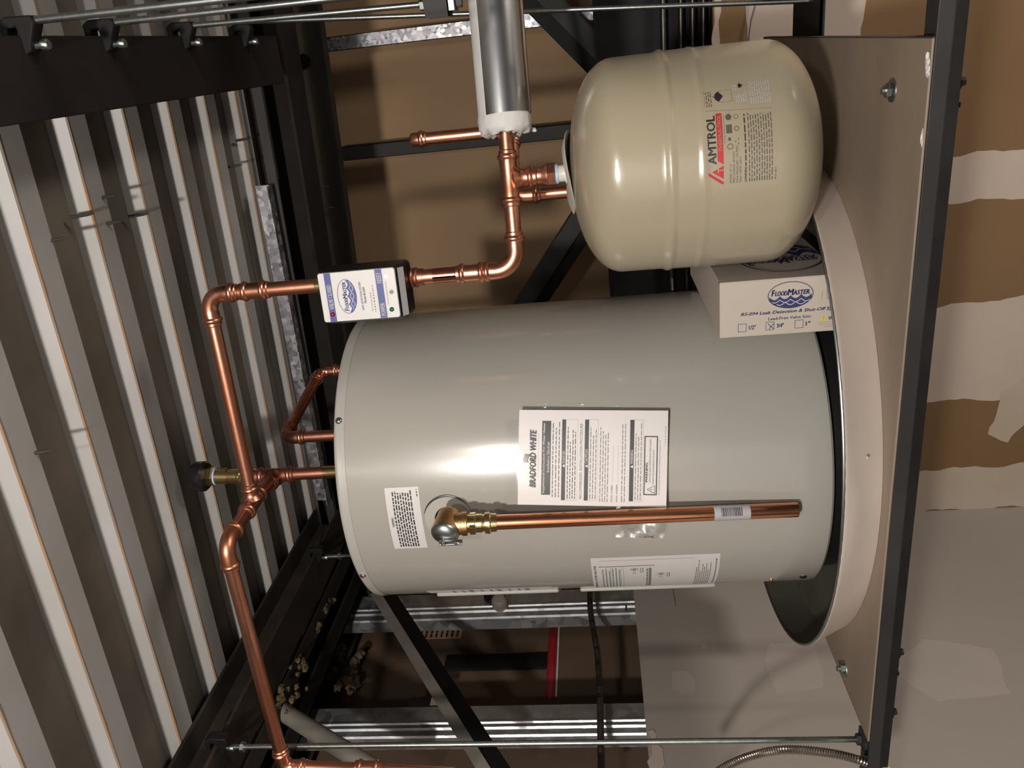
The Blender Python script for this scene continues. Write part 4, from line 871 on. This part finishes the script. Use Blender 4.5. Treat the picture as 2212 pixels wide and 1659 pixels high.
pr.text('WARNING', U_(34.3), 2.4600, .0125, .0022, 'ink', .03, 0, q); pr.rows(U_(33), 2.4480, U_(44), 2.4585, 4, 'inktan', .4, q, .3, (.003, .006))
# little tank drawing
pr.frame(U_(34.9), 2.4240, U_(41.2), 2.4400, .0003, 'inktan', q); pr.poly([(U_(35.2), 2.4402), (U_(38), 2.4345), (U_(40.9), 2.4402), (U_(39.6), 2.4440), (U_(38.3), 2.4450), (U_(37.8), 2.4450), (U_(36.5), 2.4440)], 'ink', q); pr.ell(U_(38), 2.4460, .0008, .0008, 'ink', q, 10)
pr.poly([(U_(41.5), 2.4135), (U_(43), 2.4095), (U_(44.4), 2.4135), (U_(43.6), 2.4155), (U_(42.3), 2.4155)], 'ink', q)
pr.rows(U_(34), 2.4060, U_(39), 2.4200, 5, 'inklight', .5, q, .2, (.002, .006)); pr.rows(U_(40.5), 2.4175, U_(45), 2.4220, 2, 'inklight', .5, q, .2, (.002, .005)); pr.rows(U_(32.6), 2.3780, U_(45), 2.4030, 9, 'inklight', .45, q, .05, (.003, .009))
pr.done('label_print', et)

# ------------------------------------------------------------------ white carton standing in the pan
yaw = math.radians(.3); cU = V(math.cos(yaw), math.sin(yaw), 0); cD = V(-math.sin(yaw), math.cos(yaw), 0); CO = V(-.4235, 1.113, 2.2620); cw, ch, cdp = .0838, .1685, .35
cb = base('carton', CO, 'white carton with blue print standing in the pan between tank and heater', 'box')
def cpt(a, b, c): return CO + cU * a + cD * b + zz * c
t = MB(); vs = [cpt(a, b, c) for a in (0, cw) for b in (0, cdp) for c in (0, ch)]; t.add(vs, [(0, 1, 3, 2), (4, 6, 7, 5), (0, 4, 5, 1), (2, 3, 7, 6), (0, 2, 6, 4), (1, 5, 7, 3)]); t.build('box', M['boxwhite'], cb, smooth=0, bevel=.0012)
t = MB(); t.add([cpt(.0015, -.0006, .002), cpt(cw - .0015, -.0006, .002), cpt(cw - .0015, -.0006, ch - .0015), cpt(.0015, -.0006, ch - .0015)], [(0, 1, 2, 3)]); t.build('end_flap', M['boxwhite'], cb, smooth=0)
t = MB(); t.box((0, 0, 0), (.006, .006, .0015), Matrix.Translation(cpt(cw - .006, .0005, ch - .001)) ); t.build('torn_corner', M['rust'], cb, smooth=0)
# front print: reads downwards (the carton stands on its end)
fm = lambda u, v, h: cpt(v, -.0006 - h, ch - u)
pr = Print(fm, {'blue2': 0, 'paper': 0, 'yellow': 0, 'ink': 0, 'inkgrey': 0}); q = .0003
logo(pr, .098, .0588, .0314, .0197, 'blue2', 'paper', q)
pr.text('RS-094 Leak Detection & Shut-Off System', .0295, .0310, .142, .0060, 'blue2', .02, .28, q); pr.text('Lead-Free Valve Size:', .068, .0230, .0595, .0043, 'blue2', .012, 0, q)
for k, (u, s_) in enumerate(((.0255, '1/2"'), (.0646, '3/4"'), (.1050, '1"'))):
    pr.frame(u, .0080, u + .0120, .0205, .0007, 'blue2', q); pr.text(s_, u + .0155, .0110, .0095 if k < 2 else .006, .0062, 'blue2', .02, 0, q)
pr.line([(.0675, .0180), (.0755, .0095)], .0009, 'blue2', .0005); pr.line([(.0755, .0178), (.0690, .0092)], .0009, 'blue2', .0005)
pr.poly([(.1390, .0165), (.1500, .0165), (.1445, .0240)], 'yellow', q); pr.text('!', .1441, .0180, .0009, .0045, 'ink', 0, 0, .0005); pr.text('WARNING', .1515, .0175, .030, .0050, 'ink', .02, 0, q)
pr.rect(.139, .0143, .185, .0147, 'inkgrey', q); pr.text('Cancer and Reproductive Harm', .1390, .0100, .045, .0025, 'inkgrey', 0, 0, q); pr.text('www.P65Warnings.ca.gov', .1450, .0065, .036, .0022, 'inkgrey', 0, 0, q)
for k in range(12): pr.rect(.1475 + k * .0022, .0480, .1475 + k * .0022 + (.0013 if k % 3 else .0007), .0690, 'inkgrey', q)
pr.rect(.1410, .0485, .1416, .0600, 'inkgrey', q)
pr.done('front_print', cb)
# side logo, larger, on the face towards the tank
sm = lambda u, v, h: cpt(cw + .0012 + h, .215 - v, ch - u)
pr = Print(sm, {'blue2': 0, 'boxwhite': 0}); logo(pr, .105, .11, .062, .078, 'blue2', 'boxwhite', .0002, .006)
pr.done('side_print', cb)

# ------------------------------------------------------------------ relief valve and discharge pipe
rv0 = hpt(3.0, 2.8590, 0); ctr = at_depth(966, 1133, 1.190)
ax = (ctr - rv0).normalized()
dp0 = V(ctr.x, ctr.y, ctr.z); dp1 = at_depth(1722, 1101, 1.178); dd = (dp1 - dp0).normalized()
rv = base('relief_valve', ctr, 'brass relief valve with a zinc dome and test lever, high on the water heater', 'valve')
MB().lathe(rv0 - ax * .02, ax, [(0, .0125), ((ctr - rv0).length + .012, .0135)], 24).build('inlet', M['bronze'], rv)
f = (CAM - ctr); od = (V(-.30, -.92, .10)).normalized()
t = MB(); t.lathe(ctr - od * .022, od, [(0, .0150), (.004, .0175), (.012, .0178), (.020, .0195), (.034, .0205), (.036, .0208)], 36); t.lathe(ctr, dd, [(0, .0155), (.014, .0165), (.022, .0165), (.0225, .0178), (.030, .0178), (.0305, .0150)], 32)
t.build('body', M['bronze'], rv, smooth=.6)
MB().lathe(ctr + od * .0135, od, [(0, .0212), (.002, .0215), (.005, .0208), (.009, .0175), (.012, .0115), (.0135, .0045), (.014, .0005)], 40).build('dome', M['zinc'], rv, smooth=.9)
MB().lathe(ctr + od * .0265, od, [(0, .0022), (.010, .0020)], 12).build('stem', M['zinc'], rv)
lv0 = ctr + od * .030 + V(-.004, 0, .0); L1_ = lv0 + dd * .030
t = MB(); sd = dd.cross(od).normalized()
for a_, b_ in ((-.006, .002), (.0075, .0165), (.0230, .0285)):
    t.bar(lv0 + dd * a_, lv0 + dd * b_, .0085, .0016, od)
for s_ in (-1, 1): t.bar(lv0 + dd * -.006 + sd * .0038 * s_, lv0 + dd * .0285 + sd * .0038 * s_, .0014, .0040, od)
t.build('test_lever', M['chrome'], rv, smooth=0, bevel=.0003)
MB().lathe(ctr + dd * .030, dd, [(0, .0135), (.004, .0135), (.004, .0155), (.012, .0155), (.012, .0138), (.022, .0140), (.023, .0128), (.026, .0125), (.0265, .0155), (.0325, .0165), (.034, .0165), (.0355, .0140), (.044, .0135)], 28).build('outlet_adapter', M['brass'], rv)
MB().lathe(ctr + dd * .034, dd, [(0, .0160), (.0005, .0168), (.0085, .0168), (.009, .0158)], 6).build('hex_nut', M['brass'], rv, smooth=.3)
dpip = base('discharge_pipe', dp1, 'straight shiny copper discharge pipe hanging open-ended from the relief valve', 'pipe')
L_ = (dp1 - dp0).length
t = MB(); t.lathe(dp0 + dd * .072, dd, [(0, .0111), (L_ - .072, .0111), (L_ - .072, .0100), (L_ - .10, .0100)], 36, cap=False); t.build('pipe', M['copperdrip'], dpip, smooth=.6)
sa = (at_depth(1540, 1110, 1.181) - dp0).dot(dd)
t = MB(); t.lathe(dp0 + dd * sa, dd, [(0, .01112), (.0002, .01135), (.0530, .01135), (.0532, .01112)], 36, cap=False); t.build('price_sticker', M['inklight'], dpip)
cc0 = dp0 + dd * sa; tc = V(-cc0.x, -cc0.y, 0).normalized(); tc = (tc - dd * tc.dot(dd)).normalized(); tr_ = dd.cross(tc)
cm = lambda u, v, h: cc0 + dd * v + (tc * math.cos(u / .0113) + tr_ * math.sin(u / .0113)) * (.0114 + h)
pr = Print(cm, {'ink': 0})
k_ = .010
while k_ < .040: 
    w2 = random.choice((.0005, .0008, .0013)); pr.rect(-.0075, k_, .0055, k_ + w2, 'ink', .00015, .002); k_ += w2 + random.choice((.0006, .0009))
pr.done('barcode', dpip)

# ------------------------------------------------------------------ armoured cables in front of the left wall
ca = base('armoured_cable', (-1.123, .98, 2.2), 'bright armoured cable arching out of the left end of the shelf rail', 'cable')
armour('cable_sheath', [at_y(*q, yy) for q, yy in (((1905, 1660), .96), ((1893, 1655), .965), ((1850, 1640), .97), ((1800, 1628), .98), ((1740, 1621), .985), ((1690, 1620), .99), ((1640, 1628), 1.0), ((1590, 1645), 1.0), ((1545, 1672), 1.0), ((1500, 1720), 1.0))], .0073, M['mc'], None, None, .0038, ca)
e0 = at_y(1893, 1655, .965); e1 = at_y(1920, 1668, .955)
MB().sweep([e0, e1], .0088, 14).build('yellow_bushing', M['yellow'], ca)
armour('armoured_cable', [at_x(*q, -1.37) for q in ((1290, 1180), (1281, 1245), (1275, 1275), (1275, 1310), (1280, 1350), (1289, 1400), (1293, 1440), (1296, 1500), (1297, 1560), (1298, 1620), (1300, 1720))], .0078, M['mcdark'],
       'dark armoured cable running level across the left studs above the drywall', None, .0048)
